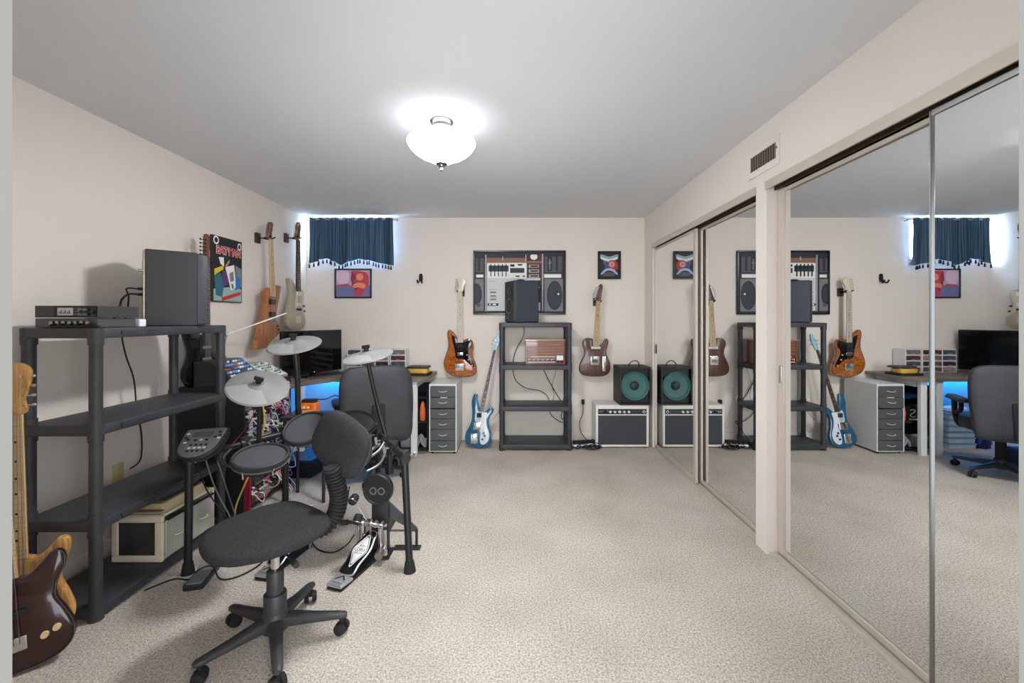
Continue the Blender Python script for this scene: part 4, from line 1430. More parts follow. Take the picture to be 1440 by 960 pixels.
t = thing('tray', 'black tray with a yellow tool on the right end of the desk', 'tray', (-1.0, 4.36, .758), (0, 0, -.06))
b = MB()
b.stack(rrect(-.115, .135, -.10, .10, .025), [(.006, 0), (0, .004), (0, .018), (.004, .022)])
b.build('base', BLKM, t)
b = MB()
b.stack(rrect(-.10, .12, -.05, .09, .03), [(0, .072), (0, .085), (.006, .090)])
b.tube(spline([(-.10, .0, .074), (-.122, -.01, .05), (-.118, -.02, .02)], 5, False), .014, 8)
b.build('lid', mat('dark_lid', (58, 52, 52), .5), t)
t2 = tag(MB(Matrix.Translation((-1.0, 4.36, .758)) @ Matrix.Rotation(-.06, 4, 'Z')).stack(
    spline([(-.10, -.03), (-.06, -.07), (.02, -.085), (.11, -.08), (.118, -.02), (.10, .05), (.0, .06), (-.08, .04)], 4), [(.006, .0225), (0, .03), (0, .058), (.008, .066)]).build('yellow_tool', mat('mustard', (206, 166, 70), .5, var=.15, scale=20)),
    'mustard yellow tool body lying in the black tray on the desk', 'tool')

# under the right end of the desk
t = thing('storage_rack', 'low black rack of shelves beneath the right end of the desk', 'rack', (-1.08, 4.44, 0))
for z in (.04, .30, .545):
    b = MB()
    b.box(-1.30, -.885, 4.26, 4.62, z - .012, z)
    b.build('shelf_board', BLKM, t, w=True, bevel=.003)
MB().box(-1.30, -.885, 4.62, 4.635, .0, .64).build('back_panel', BLKM, t, w=True)
for x in (-1.30, -.897):
    MB().box(x, x + .012, 4.30, 4.62, 0, .64).build('side_panel', BLKM, t, w=True)
b = MB(Matrix.Translation((-.943, 4.33, .301)))
b.lathe([(0, 0), (.026, 0), (.030, .01), (.032, .08), (.026, .13), (.018, .165), (.012, .19), (0, .195)], n=18)
tag(b.build('orange_bottle', mat('orange_plastic', (218, 110, 52), .4)), 'orange plastic bottle standing in the rack under the desk', 'bottle')
t = thing('pouch', 'black pouch with white curved letter mark in the rack under the desk', 'pouch', (-1.09, 4.37, .301))
MB().stack(rrect(-1.19, -.99, 4.31, 4.43, .03), [(.01, .301), (0, .32), (.002, .42), (.02, .455)]).build('bag', BLKM, t, w=True)
b = MB()
b.text('S', .06, .085, Matrix.Translation((-1.035, 4.3085, .375)) @ Matrix.Rotation(PI / 2, 4, 'X'))
b.box(-1.19 + .03, -1.0, 4.308, 4.311, .306, .322)
b.build('white_mark', WHITEPL, t, w=True, fix=False)
t = thing('clear_bin', 'clear plastic bin on the bottom board of the rack under the desk', 'bin', (-1.1, 4.33, .04))
b = MB()
b.stack(rrect(-1.155, -1.015, 4.275, 4.37, .012), [(.006, .041), (0, .05), (-.006, .145), (-.009, .147), (-.007, .149), (.0, .145), (.006, .06)], cap1=False)
b.build('tub', mat('cloudy_plastic', (150, 154, 158), .25), t, w=True)
t = thing('folded_cloth', 'grey folded cloth heap on the rack bottom behind the white desk leg', 'cloth', (-.93, 4.36, .04))
b = MB()
for i in range(4):
    b.tube(spline([(-.99, 4.29 + i * .02, .05 + i * .02), (-.96, 4.285 + i * .02, .11 + i * .012), (-.93, 4.285 + i * .02, .07 + i * .01), (-.905, 4.29 + i * .02, .045 + i * .02)], 5, False), .014, 8)
b.build('folds', mat('grey_cloth', (140, 142, 146), .8), t, w=True)
t = tag(MB().stack(spline([(-1.30, 4.19), (-1.15, 4.165), (-1.04, 4.17), (-.93, 4.19), (-.875, 4.25), (-1.3, 4.25)], 4), [(.003, 0), (0, .003), (0, .014), (.003, .017)]).build('board', mat('grey_board', (104, 96, 88), .6)),
        'grey-brown loose board on the carpet in front of the rack under the desk', 'board')

# blue light strip under the desk and the bins it shines on
BL = mat('blue_led', (0, 142, 255), .3, emis=36.)
t = thing('light_strip', 'blue glowing light strip fixed beneath the back edge of the desk', 'light strip', (-1.7, 4.60, .70))
b = MB()
b.box(-2.2, -1.36, 4.595, 4.61, .712, .721)
b.build('strip', BL, t, w=True)
TRB = mat('translucent_bin', (176, 190, 200), .25, var=.1, scale=12)
for i in range(6):
    z = .002 + i * .0605
    t = thing('storage_bin', ['bottom clear drawer bin of the stack under the desk', 'second clear bin from the floor in the stack under the desk', 'third clear bin from the floor in the stack under the desk',
              'fourth clear bin from the floor in the stack under the desk', 'clear bin just below the top one in the stack under the desk', 'topmost clear bin of the stack under the desk with a white cloth on it'][i],
              'bin', (-1.66, 4.46, z), group='stacked clear bins under the desk')
    jx = RN.uniform(-.006, .006)
    b = MB(Matrix.Translation((jx, 0, 0)))
    b.stack(rrect(-.135, .135, -.12, .12, .016), [(.008, 0), (.004, .004), (0, .044), (-.005, .046)])
    b.build('tub', TRB, t)
    b = MB(Matrix.Translation((jx, 0, 0)))
    b.stack(rrect(-.141, .141, -.126, .126, .018), [(0, .046), (0, .056), (.004, .0595)])
    b.build('lid', mat('bin_lid', (120, 140, 160), .4), t)
b = MB(Matrix.Translation((-1.66, 4.43, .366)))
b.stack(spline([(-.09, -.05), (-.02, -.075), (.06, -.06), (.10, -.01), (.08, .05), (0, .07), (-.08, .04)], 4), [(.012, 0), (0, .012), (.002, .04), (.02, .055), (.04, .058)])
tag(b.build('white_cloth', mat('white_cloth', (222, 222, 226), .8)), 'white folded cloth on top of the clear bins under the desk', 'cloth')
b = MB(Matrix.Translation((-1.905, 4.44, 0)))
vs = []
prof = [(0.01, .003), (.09, .0), (.10, .05), (.09, .12), (.07, .19), (.035, .23), (.045, .26), (0, .25)]
b.lathe(prof, n=24)
for v in b.v:
    a = math.atan2(v.y - 4.44, v.x + 1.905)
    kf = 1 + .10 * math.sin(a * 7 + v.z * 20) + .06 * math.sin(a * 13 - v.z * 35)
    v.x = -1.905 + (v.x + 1.905) * kf
    v.y = 4.44 + (v.y - 4.44) * kf
tag(b.build('plastic_bag', mat('navy_bag', (20, 30, 92), .25)), 'shiny navy plastic bag on the floor next to the clear bins', 'bag')
t = thing('instrument_case', 'low black case with blue glow in its colour on the carpet behind the drum pads', 'case', (-1.82, 3.77, 0))
MB().stack([(-2.0, 3.56), (-1.70, 3.56), (-1.66, 3.97), (-1.96, 3.97)], [(.006, .0), (0, .006), (0, .12), (.006, .126)]).build('box_base', mat('blue_lit_black_vinyl', (26, 32, 44), .45), t, w=True)  # black case; the blue light on it is put into its colours
MB().stack([(-2.0, 3.56), (-1.70, 3.56), (-1.66, 3.97), (-1.96, 3.97)], [(.004, .128), (.002, .132), (.006, .145)]).build('lid', mat('blue_lit_black_lid', (36, 50, 74), .4, var=.4, scale=30), t, w=True)
# ================================================================== MODULAR SYNTHESIZER DESK (left wall)
t = thing('synthesizer_rack', 'tall black rack full of patched modular synthesizer panels against the left wall', 'synthesizer rack', (-2.03, 3.15, 0))
X0, X1, Y0, Y1, ZT = -2.27, -1.81, 2.84, 3.44, .868
b = MB()
b.box(X0, X1, Y0, Y0 + .018, 0, ZT).box(X0, X1, Y1 - .018, Y1, 0, ZT).box(X0, X0 + .012, Y0 + .018, Y1 - .018, 0, ZT)
b.box(X0 + .012, X1, Y0 + .018, Y1 - .018, ZT - .03, ZT).box(X0 + .012, X1 - .01, Y0 + .018, Y1 - .018, .03, .05)
b.build('cabinet', BLKM, t, w=True, bevel=.002)
PANELS = [mat('module_%d' % i, c, .45) for i, c in enumerate(((22, 22, 26), (150, 150, 154), (40, 40, 46), (190, 186, 184), (64, 60, 68), (30, 34, 48), (112, 100, 112)))]
KN = [mat('mod_knob_white', (220, 216, 214), .4), BLKM, mat('mod_red', (150, 40, 60), .4), STEEL, mat('mod_pink', (206, 150, 176), .4), mat('mod_blue', (90, 130, 190), .4)]
CABC = [mat('patch_%d' % i, c, .5) for i, c in enumerate(((200, 60, 80), (214, 196, 70), (230, 228, 226), (30, 30, 34), (120, 130, 190), (210, 150, 180), (196, 196, 200)))]
rr = random.Random(5)


def module(parent, M, wd, ht):
    """panel in local x (width) / z (height), front towards -y"""
    b = MB(M)
    b.mt(0).box(.0015, wd - .0015, 0, .02, .002, ht - .002)
    nx = max(1, int(wd / .022))
    nz_ = int(ht / .021)
    for i in range(nx):
        for j in range(nz_):
            x = wd * (i + .5) / nx
            z = .012 + (ht - .02) * (j + .5) / nz_
            if j < nz_ * .45:
                b.mt(3 if rr.random() < .8 else 1).cyl((x, 0, z), (x, -.003, z), .0042, n=8)
                b.mt(2).cyl((x, -.003, z), (x, -.0034, z), .0024, n=6)
            elif rr.random() < .85:
                k = rr.choice((1, 1, 2, 2, 2, 4))
                b.mt(k).cyl((x, 0, z), (x, -.014, z), .0075, .0062, 10)
            else:
                b.mt(1).box(x - .008, x + .008, -.001, 0, z - .007, z + .007)
    ms = [rr.choice(PANELS), KN[0], BLKM, STEEL, rr.choice(KN[2:])]
    return b.build('synth_module', ms, parent, w=True)


RZ = Matrix.Rotation(PI / 2, 4, 'Z')
for row in range(6):
    z = .052 + row * .131
    y = Y0 + .02
    while y < Y1 - .03:
        wd = min(rr.choice((.045, .06, .08, .10, .12)), Y1 - .02 - y)
        if wd < .02:
            break
        module(t, Matrix.Translation((X1 - .004, y, z)) @ RZ, wd, .128)
        y += wd
for k in range(22):
    ya, za = rr.uniform(Y0 + .05, Y1 - .05), rr.uniform(.12, .80)
    yb_, zb = min(Y1 - .04, max(Y0 + .04, ya + rr.uniform(-.2, .2))), min(.8, max(.1, za + rr.uniform(-.25, .2)))
    o = rr.uniform(.03, .07)
    b = MB()
    b.wire([(X1 - .01, ya, za), (X1 + .025, ya, za - .003), (X1 + o, (ya * 2 + yb_) / 3, (za * 2 + zb) / 3 - .05), (X1 + o, (ya + 2 * yb_) / 3, (za + 2 * zb) / 3 - .05), (X1 + .025, yb_, zb - .003), (X1 - .01, yb_, zb)], .003, 5)
    b.cyl((X1 - .005, ya, za), (X1 + .022, ya, za - .002), .0052, n=7).cyl((X1 - .005, yb_, zb), (X1 + .022, yb_, zb - .002), .0052, n=7)
    b.build('patch_cable', CABC[k % 7], t, w=True)


def desk_synth(name, label, x0, x1, y0, y1, z0, hb, hf, pm, rows, seed, case=BLK):
    """sloped case: high at the wall side (x0), low lip towards the room (x1)"""
    global rr
    rr = random.Random(seed)
    t = thing(name, label, 'synthesizer', ((x0 + x1) / 2, (y0 + y1) / 2, z0))
    b = MB()
    b.stack([(x0, z0), (x1, z0), (x1, z0 + hf), (x0 + (x1 - x0) * .45, z0 + hb), (x0, z0 + hb)], [(0, y0), (0, y1)], FRONT)
    b.build('case', case, t, w=True, bevel=.003)
    xa = x0 + (x1 - x0) * .45
    sl = Vector((xa - x1, 0, hb - hf))
    L = sl.length
    up = sl.normalized()
    yv = Vector((0, 1, 0))
    nrm = yv.cross(up)
    M = Matrix((yv, -nrm if nrm.x < 0 else -nrm, up)).transposed().to_4x4()
    M.translation = Vector((x1, y0 + .008, z0 + hf)) + nrm * .003
    b = MB(M)
    W_ = y1 - y0 - .016
    b.mt(0).box(0, W_, 0, .004, .006, L - .006)
    nc = int(W_ / .026)
    for i in range(nc):
        for j in range(rows):
            x, z = W_ * (i + .5) / nc, .012 + (L - .024) * (j + .5) / rows
            u = rr.random()
            if u < .45:
                b.mt(1).cyl((x, 0, z), (x, -.010, z), .008, .006, 10)
            elif u < .7:
                b.mt(2).cyl((x, 0, z), (x, -.012, z), .007, .006, 10)
            elif u < .85:
                b.mt(3).box(x - .010, x + .010, -.002, 0, z - .006, z + .006)
    b.build('control_panel', pm, t, w=True)
    return t


desk_synth('desktop_synthesizer', 'black desktop synthesizer with blue, orange and white knobs on top of the black rack', -2.16, -1.90, 2.86, 3.18, .869, .172, .05,
           [mat('synth_face', (28, 30, 40), .4), WHITEPL, mat('synth_blue', (110, 160, 220), .4), mat('synth_orange', (190, 90, 60), .4)], 5, 3)
desk_synth('desktop_synthesizer', 'pale desktop synthesizer with rows of small knobs on top of the black rack', -2.16, -1.83, 3.205, 3.43, .869, .115, .02,
           [mat('pale_face', (206, 216, 214), .4), mat('pale_knob', (150, 160, 160), .4), mat('dk_knob', (90, 96, 100), .4), mat('pale_pad', (230, 236, 232), .4)], 6, 8, mat('pale_case', (150, 152, 150), .4))

t = thing('desk_lamp', 'thin desk lamp with a slim white light wand above the black rack', 'lamp', (-2.17, 3.22, .869))
b = MB()
b.cyl((-2.20, 3.19, 1.0405), (-2.20, 3.19, 1.052), .03, n=20)
b.cyl((-2.20, 3.19, 1.05), (-2.185, 3.24, 1.225), .003, n=8)
b.build('stand', GREYP, t, w=True)
t.location = (-2.20, 3.19, 1.04)
for ch in t.children:
    for v in ch.data.vertices:
        v.co += Vector((-2.17, 3.22, .869)) - Vector((-2.20, 3.19, 1.04))
WM[t.name] = Matrix.Translation((-2.20, 3.19, 1.04))
b = MB()
b.cyl((-2.188, 3.235, 1.212), (-1.84, 3.43, 1.375), .0055, n=10)
b.build('light_wand', mat('pale_wand', (236, 228, 216), .3), t, w=True)
t = thing('side_table', 'small black side table behind the drum pads', 'table', (-1.60, 3.30, 0))
tx0, tx1, ty0, ty1 = -1.70, -1.36, 3.06, 3.30
b = MB()
b.stack(rrect(tx0, tx1, ty0, ty1, .02), [(.003, .592), (0, .595), (0, .617), (.003, .62)])
b.build('tabletop', BLK, t, w=True)
for x in (tx0 + .03, tx1 - .03):
    for y in (ty0 + .03, ty1 - .03):
        MB().cyl((x, y, 0), (x, y, .593), .012, n=10).build('leg', BLK, t, w=True)
t = thing('pedal', 'small orange and yellow effects pedal with black top on the side table', 'pedal', (-1.52, 3.17, .62))
OR_ = mat('orange_paint', (222, 110, 40), .4, var=.35, scale=22)
YE_ = mat('yellow_paint', (240, 206, 130), .4)
b = MB(Matrix.Translation((-1.535, 3.19, .621)))
b.stack(rrect(-.065, .055, -.035, .04, .014), [(.004, 0), (0, .004), (0, .075), (.006, .085)])
b.build('case', OR_, t, w=True)
b = MB(Matrix.Translation((-1.535, 3.19, .621)))
b.stack(rrect(-.058, .048, -.028, .033, .01), [(0, .085), (.004, .108)])
b.build('top_cover', BLKM, t, w=True)
for x in (-1.565, -1.535, -1.592):
    MB().cyl((x, 3.156, .672), (x, 3.142, .672), .011, .009, 14).build('knob', YE_, t, w=True)
MB().box(-1.575, -1.50, 3.150, 3.156, .629, .653).build('label_plate', YE_, t, w=True)
cable('thin black lead curving up from the orange pedal to the desk', [(-1.50, 3.20, .727), (-1.49, 3.35, .70), (-1.47, 3.5, .70), (-1.42, 3.6, .62), (-1.38, 3.66, .56)], .004)

# ================================================================== ELECTRONIC DRUM KIT
K = thing('electronic_drum_kit', 'black electronic drum kit on a tubular rack with mesh pads and rubber cymbals', 'drum kit', (-1.16, 2.47, 0))
RACK = mat('rack_black', (32, 33, 36), .4, .2)
PADB = mat('pad_shell', (30, 30, 32), .5)
MESH = mat('mesh_head', (66, 68, 72), .7, var=.06, scale=200, bump=.06, bscale=900)
HOOP = mat('rubber_hoop', (40, 40, 42), .6)
CYM = mat('rubber_cymbal', (112, 114, 112), .6, var=.06, scale=12)
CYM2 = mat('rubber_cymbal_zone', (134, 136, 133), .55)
LL, LR, CL, CR = Vector((-1.72, 2.25, .60)), Vector((-.60, 2.30, .585)), Vector((-1.43, 2.65, .62)), Vector((-.865, 2.70, .60))


def post(foot, top, r=.019, nm='leg'):
    b = MB()
    b.cyl(foot, top, r, n=20)
    o = b.build(nm, RACK, K, w=True)
    f = Vector(foot)
    u = (Vector(top) - f).normalized()
    b = MB()
    b.cyl(f, f + u * .055, r + .013, r + .004, 20)
    b.build('rubber_foot', RUBBER, o, w=True)
    return o


post((-1.712, 2.23, 0), (-1.72, 2.25, .625))
post((-.556, 2.245, 0), (-.60, 2.30, .60))
post((-1.43, 2.65, 0), (-1.43, 2.65, .66))
post((-.88, 2.72, 0), (-.865, 2.70, .64))
for p, q in ((LL, CL), (CL, CR), (CR, LR)):
    b = MB()
    b.cyl(p, q, .018, n=18)
    b.build('rack_bar', RACK, K, w=True)
for p, d_ in ((LL, CL - LL), (LR, CR - LR), (CL, LL - CL), (CR, LR - CR), (CL.lerp(LL, .45), CL - LL), (CR.lerp(LR, .28), LR - CR), (CR.lerp(LR, .62), LR - CR)):
    b = MB()
    u = d_.normalized()
    b.cyl(p - u * .03, p + u * .03, .027, n=16)
    b.cyl(p + Vector((0, 0, -.035)), p + Vector((0, 0, .035)), .026, n=16)
    o = b.build('clamp', BLK, K, w=True)
    b = MB()
    h = u.cross(Vector((0, 0, 1))).normalized()
    b.cyl(p + h * .02, p + h * .055, .005, n=8)
    b.cbox((0, 0, 0), (.045, .008, .014), frame(p + h * .055, h, (0, 0, 1)) @ Matrix.Rotation(.5, 4, 'Z'))
    b.build('wing_bolt', STEEL, o, w=True)


def drum_pad(c, nrm, r, hgt=.05):
    T = frame(c, nrm)
    b = MB()
    b.lathe([(0, -hgt - .02), (r * .5, -hgt - .018), (r * .84, -hgt), (r * .93, -.02), (r * .94, -.006), (0, -.006)], T, 40)
    o = b.build('drum_pad', PADB, K, w=True)
    b = MB()
    b.lathe([(r * .90, -.020), (r, -.018), (r * 1.01, -.002), (r, .006), (r * .95, .010), (r * .90, .007), (r * .885, -.004)], T, 48)
    b.build('rim_hoop', HOOP, o, w=True)
    b = MB()
    b.lathe([(r * .895, -.002), (r * .5, -.001), (0, -.001)], T, 40)
    b.build('mesh_head', MESH, o, w=True)
    for k in range(6):
        a = k * PI / 3 + .4
        b = MB()
        p = T @ Vector((r * .985 * math.cos(a), r * .985 * math.sin(a), -.012))
        q = T @ Vector((r * .97 * math.cos(a), r * .97 * math.sin(a), -hgt - .004))
        b.cyl(p, q, .0035, n=6)
        b.cyl(p, p.lerp(q, .25), .008, n=8)
        b.build('tension_rod', CHROME, o, w=True)
    b = MB()
    b.lathe([(r * .99, -.026), (r * 1.0, -.024), (r * 1.0, -.020), (r * .97, -.018)], T, 40)
    b.build('metal_ring', GREYP, o, w=True)
    return o


def arm(pts, r=.009, m=None, nm='pad_arm'):
    return MB().wire(pts, r, 10).build(nm, m or RACK, K, w=True)


SN = at(367, 641, 2.14)
drum_pad(SN, (.10, -.20, .97), .128)
arm([(-1.60, 2.40, .60), (-1.58, 2.30, .575), (-1.47, 2.19, .575), (SN.x - .03, SN.y, .590)], .008, STEEL)
T1 = at(430, 601, 2.50)
drum_pad(T1, (.0, -.56, .83), .125)
arm([CL + Vector((.06, 0, .0)), CL + Vector((.10, -.02, .04)), T1 + Vector((.02, .04, -.06))], .010)
T2 = at(500, 593, 2.62)
drum_pad(T2, (.24, -.30, .92), .122)
arm([CR + Vector((-.06, 0, .0)), CR + Vector((-.09, .0, .04)), T2 + Vector((-.01, .02, -.06))], .010)
T3 = at(490, 634, 2.40)
drum_pad(T3, (.22, -.50, .84), .128)
arm([CR.lerp(LR, .3), CR.lerp(LR, .3) + Vector((-.05, -.01, -.03)), T3 + Vector((.05, .03, -.055))], .010, STEEL)
# tangled bright fittings next to the right arm
for pts in ([CR.lerp(LR, .30) + Vector((0, -.02, .0)), (-.80, 2.50, .56), (-.86, 2.44, .52)], [CR.lerp(LR, .45), (-.78, 2.46, .50), (-.84, 2.40, .47)]):
    arm(pts, .0075, STEEL, 'support_rod')
b = MB()
b.cyl((-.735, 2.49, .58), (-.735, 2.49, .46), .016, n=14).cyl((-.735, 2.49, .46), (-.735, 2.49, .43), .026, n=14)
b.build('rod_end', RACK, K, w=True)


def cymbal(c, nrm, r, post_pts, pr=.0125, zone=None):
    T = frame(c, nrm)
    b = MB()
    b.lathe([(.012, .030), (.030, .026), (.045, .018), (r * .6, .010), (r * .96, .0), (r, -.004), (r * .985, -.007), (r * .6, .002), (.045, .008), (.02, .012), (.012, .012)], T, 56)
    o = b.build('cymbal_pad', CYM, K, w=True)
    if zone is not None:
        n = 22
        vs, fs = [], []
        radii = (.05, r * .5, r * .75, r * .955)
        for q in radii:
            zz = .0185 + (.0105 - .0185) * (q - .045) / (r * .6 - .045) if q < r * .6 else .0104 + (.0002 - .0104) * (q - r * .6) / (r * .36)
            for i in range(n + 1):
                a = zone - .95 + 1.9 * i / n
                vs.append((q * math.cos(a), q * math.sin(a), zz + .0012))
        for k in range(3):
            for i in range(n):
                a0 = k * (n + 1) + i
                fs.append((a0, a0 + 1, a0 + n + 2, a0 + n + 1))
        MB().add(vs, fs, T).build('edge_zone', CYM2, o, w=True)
    b = MB()
    b.cyl(T @ Vector((0, 0, .018)), T @ Vector((0, 0, .028)), .024, n=18)
    b.cyl(T @ Vector((0, 0, .028)), T @ Vector((0, 0, .060)), .015, .013, 14)
    b.box(-.022, .022, -.006, .006, .046, .066, T)
    b.build('wing_nut', BLKM, o, w=True)
    MB().tube(spline([tuple(p) for p in post_pts], 4, False), pr, 12).build('cymbal_post', RACK, K, w=True)
    return o


c = at(363, 544, 2.28)
cymbal(c, (.33, -.42, .85), .150, [c + Vector((0, 0, .0)), (c.x - .01, 2.31, .84), (c.x - .035, 2.34, .60), (c.x - .04, 2.345, .5)], zone=-1.75)
c = at(414, 484, 2.57)
cymbal(c, (-.01, -.32, .945), .152, [c + Vector((0, 0, -.002)), (c.x + .01, 2.585, 1.0), (c.x + .0, 2.62, .75), (-1.30, 2.645, .60)], .016, zone=-2.1)
c = at(517, 500, 2.57)
cymbal(c, (-.13, -.22, .965), .150, [c + Vector((0, 0, -.002)), (-.885, 2.58, 1.03), (-.84, 2.60, .80), (-.785, 2.60, .60)], .0125, zone=-2.0)
# drum module on the left post
T = frame(at(281, 622, 2.20), (-.05, -.62, .78), (1, .03, 0))
mo = spline([(-.112, .085), (-.06, .093), (.05, .097), (.106, .09), (.112, .03), (.098, -.045), (.05, -.088), (0, -.098), (-.05, -.09), (-.098, -.05), (-.115, .02)], 5)
b = MB()
b.stack(mo, [(.024, -.060), (.008, -.035), (0, -.010), (.004, -.002), (.012, .0)], T)
o = b.build('drum_module', BLK, K, w=True)
b = MB()
b.stack(mo, [(.010, -.002), (.010, .0015), (.014, .003)], T)
b.build('faceplate', mat('module_silver', (134, 136, 134), .3, .3), o, w=True)
b = MB()
b.stack(rrect(-.062, .05, .030, .066, .005), [(0, .002), (.001, .0045)], T)
b.build('display', mat('module_display', (92, 94, 94), .2), o, w=True)
bs = [(-.088, .055), (-.086, .03), (-.07, .018), (-.076, .0), (.078, .06), (.086, .04), (.088, .022), (.066, .03), (-.03, .014), (.0, .014), (.03, .014)]
bs += [(-.035 + .026 * i, -.016 - .018 * j) for i in range(4) for j in range(3)]
for i, (x, y) in enumerate(bs):
    MB().stack(rrect(x - .008, x + .008, y - .005, y + .005, .003), [(0, .002), (.001, .006)], T).build('button', BLKM if i % 3 else WHITEPL, o, w=True)
MB().wire([T @ Vector((0, -.02, -.05)), (-1.66, 2.24, .62), (-1.70, 2.25, .60)], .012).build('module_arm', RACK, K, w=True)

# ------------------------------------------------ kick tower
t = thing('kick_pad', 'black kick drum pad tower with round beater target behind the chrome pedal', 'kick pad', (-.775, 2.44, 0))
TWD = mat('tower_black', (36, 37, 40), .5)
kc = Vector((-.775, 2.395, .372))
T = frame(kc, (-.12, -1, .05), (1, 0, 0))
b = MB()
b.lathe([(0, -.03), (.078, -.03), (.086, -.022), (.086, .004), (.081, .010), (.074, .010), (.070, .004), (0, .003)], T, 40)
p = b.build('pad', TWD, t, w=True)
for dx in (-.024, .024):
    b = MB()
    b.lathe([(.021, .003), (.021, .006), (.015, .007), (.0145, .0032)], T @ Matrix.Translation((dx, -.008, 0)), 20)
    b.build('target_ring', GREYP, p, w=True)
b = MB()
b.prism([(-.05, .02), (.05, .02), (.045, .40), (-.045, .40)], 2.425, 2.46, .006, Matrix.Translation((-.772, 0, 0)))
b.build('upright', TWD, t, w=True)
b = MB()
b.stack([(2.46, .30), (2.46, .0), (2.465, .0), (2.80, .005), (2.80, .02)], [(0, -.80), (0, -.785)], Matrix(((0, 0, 1, 0), (1, 0, 0, 0), (0, 1, 0, 0), (0, 0, 0, 1))))
b.build('back_brace', TWD, t, w=True)
b = MB()
b.stack([(-.735, .27), (-.735, .18), (-.575, .09), (-.57, .115)], [(0, 2.475), (.0, 2.485)], FRONT)
b.cyl((-.74, 2.48, .10), (-.575, 2.48, .10), .006, n=8)
b.build('side_brace', mat('brace_grey', (74, 76, 80), .5), t, w=True)
b = MB()
b.box(-.84, -.70, 2.35, 2.46, .0, .012).box(-.70, -.55, 2.45, 2.49, 0, .012)
b.cyl((-.575, 2.48, .0), (-.575, 2.48, .11), .008, n=8)
b.build('base_plate', TWD, t, w=True)

# ------------------------------------------------ double kick pedal
FPB = mat('footboard_black', (20, 20, 22), .25)
FPS = mat('footboard_silver', (196, 196, 194), .25, .7)
PEDAL = thing('kick_pedal', 'chrome double kick pedal with lettered silver badge in front of the kick pad', 'kick pedal', (-.85, 2.2, 0))


def footboard(heel, toe, wd, zt, parent, text, mini=True):
    h, e = Vector(heel), Vector(toe)
    ax = (e - h)
    L = ax.length
    M = frame(h, Vector((0, 0, 1)), ax)          # x along pedal, y left, z up
    b = MB(M)
    b.stack(rrect(0, L + .05, -wd * .46, wd * .46, .012), [(.002, .001), (0, .004), (0, .012), (.002, .014)])
    b.build('base_plate', BLKM, parent, w=True)
    hl = L * .27
    b = MB(M)
    b.stack([(.0, -wd * .44), (hl, -wd * .52), (hl, wd * .52), (.0, wd * .44)], [(.004, .014), (0, .016), (0, .026), (.004, .030)])
    hp = b.build('heel_plate', FPS, parent, w=True, bevel=.002)
    b = MB(M)
    b.stack([(hl * .45, -wd * .28), (hl * .85, 0), (hl * .45, wd * .28), (hl * .60, wd * .28), (hl * .97, 0), (hl * .60, -wd * .28)], [(0, .0295), (0, .0315)])
    b.text('TAMA', wd * .6, .010, Matrix.Translation((hl * .25, 0, .0308)) @ Matrix.Rotation(-PI / 2, 4, 'Z'))
    b.build('heel_mark', FPB, hp, w=True, fix=False)
    pl = L - hl + .01
    T = M @ Matrix.Translation((hl + .004, 0, .028)) @ Matrix.Rotation(-math.atan2(zt - .028, pl), 4, 'Y')
    PL = math.hypot(pl, zt - .028)
    o = spline([(0, -wd * .42), (0, wd * .42), (PL * .25, wd * .46), (PL * .55, wd * .58), (PL * .8, wd * .44), (PL, wd * .28), (PL, -wd * .28), (PL * .8, -wd * .44), (PL * .55, -wd * .58), (PL * .25, -wd * .46)], 4)
    b = MB(T)
    b.stack(o, [(.003, 0), (0, .003), (0, .008), (.003, .010)])
    fb = b.build('footboard', FPS, parent, w=True)
    b = MB(T)
    b.stack(o, [(.006, .0095), (.007, .0115)])
    b.build('grip_surface', FPB, fb, w=True)
    if mini:
        def lens(s):
            return spline([(PL * (.52 - .38 * s), 0), (PL * (.52 - .2 * s), wd * .22 * s), (PL * .52, wd * .44 * s), (PL * (.52 + .22 * s), wd * .26 * s), (PL * (.52 + .38 * s), 0), (PL * (.52 + .22 * s), -wd * .26 * s), (PL * .52, -wd * .44 * s), (PL * (.52 - .2 * s), -wd * .22 * s)], 4)
        b = MB(T)
        b.mt(0).stack(lens(1), [(0, .011), (0, .0125)])
        b.mt(1).stack(lens(.90), [(0, .0115), (0, .0130)])
        b.mt(0).stack(lens(.83), [(0, .012), (0, .0136)])
        b.mt(1)
        for i, (tx, ww, hh, oo) in enumerate(((text[0], .34, .013, .09), (text[1], .62, .020, .0), (text[2], .5, .009, -.075))):
            b.text(tx, wd * ww, hh, Matrix.Translation((PL * (.53 + oo), 0, .0140)) @ Matrix.Rotation(-PI / 2, 4, 'Z'))
        b.build('badge', [WHITEPL, FPB], fb, w=True, fix=False)
    return M, L


M, L = footboard((-.890, 2.085, 0), (-.800, 2.375, 0), .098, .135, PEDAL, ('IRON', 'COBRA', 'SERIES'))
tp = Vector((-.800, 2.375, 0))
sx = Vector((.955, -.296, 0))
for s in (-1, 1):
    q = tp + sx * s * .058
    b = MB()
    b.tube(spline([tuple(q + Vector((0, .01, .0))), tuple(q + Vector((.0, .0, .08))), tuple(q + Vector((0, -.005, .19)))], 5, False), .015, 10)
    b.cyl(q + Vector((0, .01, 0)), q + Vector((0, .01, .05)), .017, n=12)
    b.build('frame_post', CHROME, PEDAL, w=True)
    b = MB()
    b.cyl(q + Vector((0, 0, .06)) + sx * s * .028, q + Vector((0, 0, .17)) + sx * s * .028, .009, n=12).cyl(q + Vector((0, 0, .03)) + sx * s * .028, q + Vector((0, 0, .06)) + sx * s * .028, .012, n=12)
    b.build('spring', CHROME, PEDAL, w=True)
b = MB()
b.cyl(tp + sx * -.092 + Vector((0, -.005, .195)), tp + sx * .092 + Vector((0, -.005, .195)), .010, n=14)
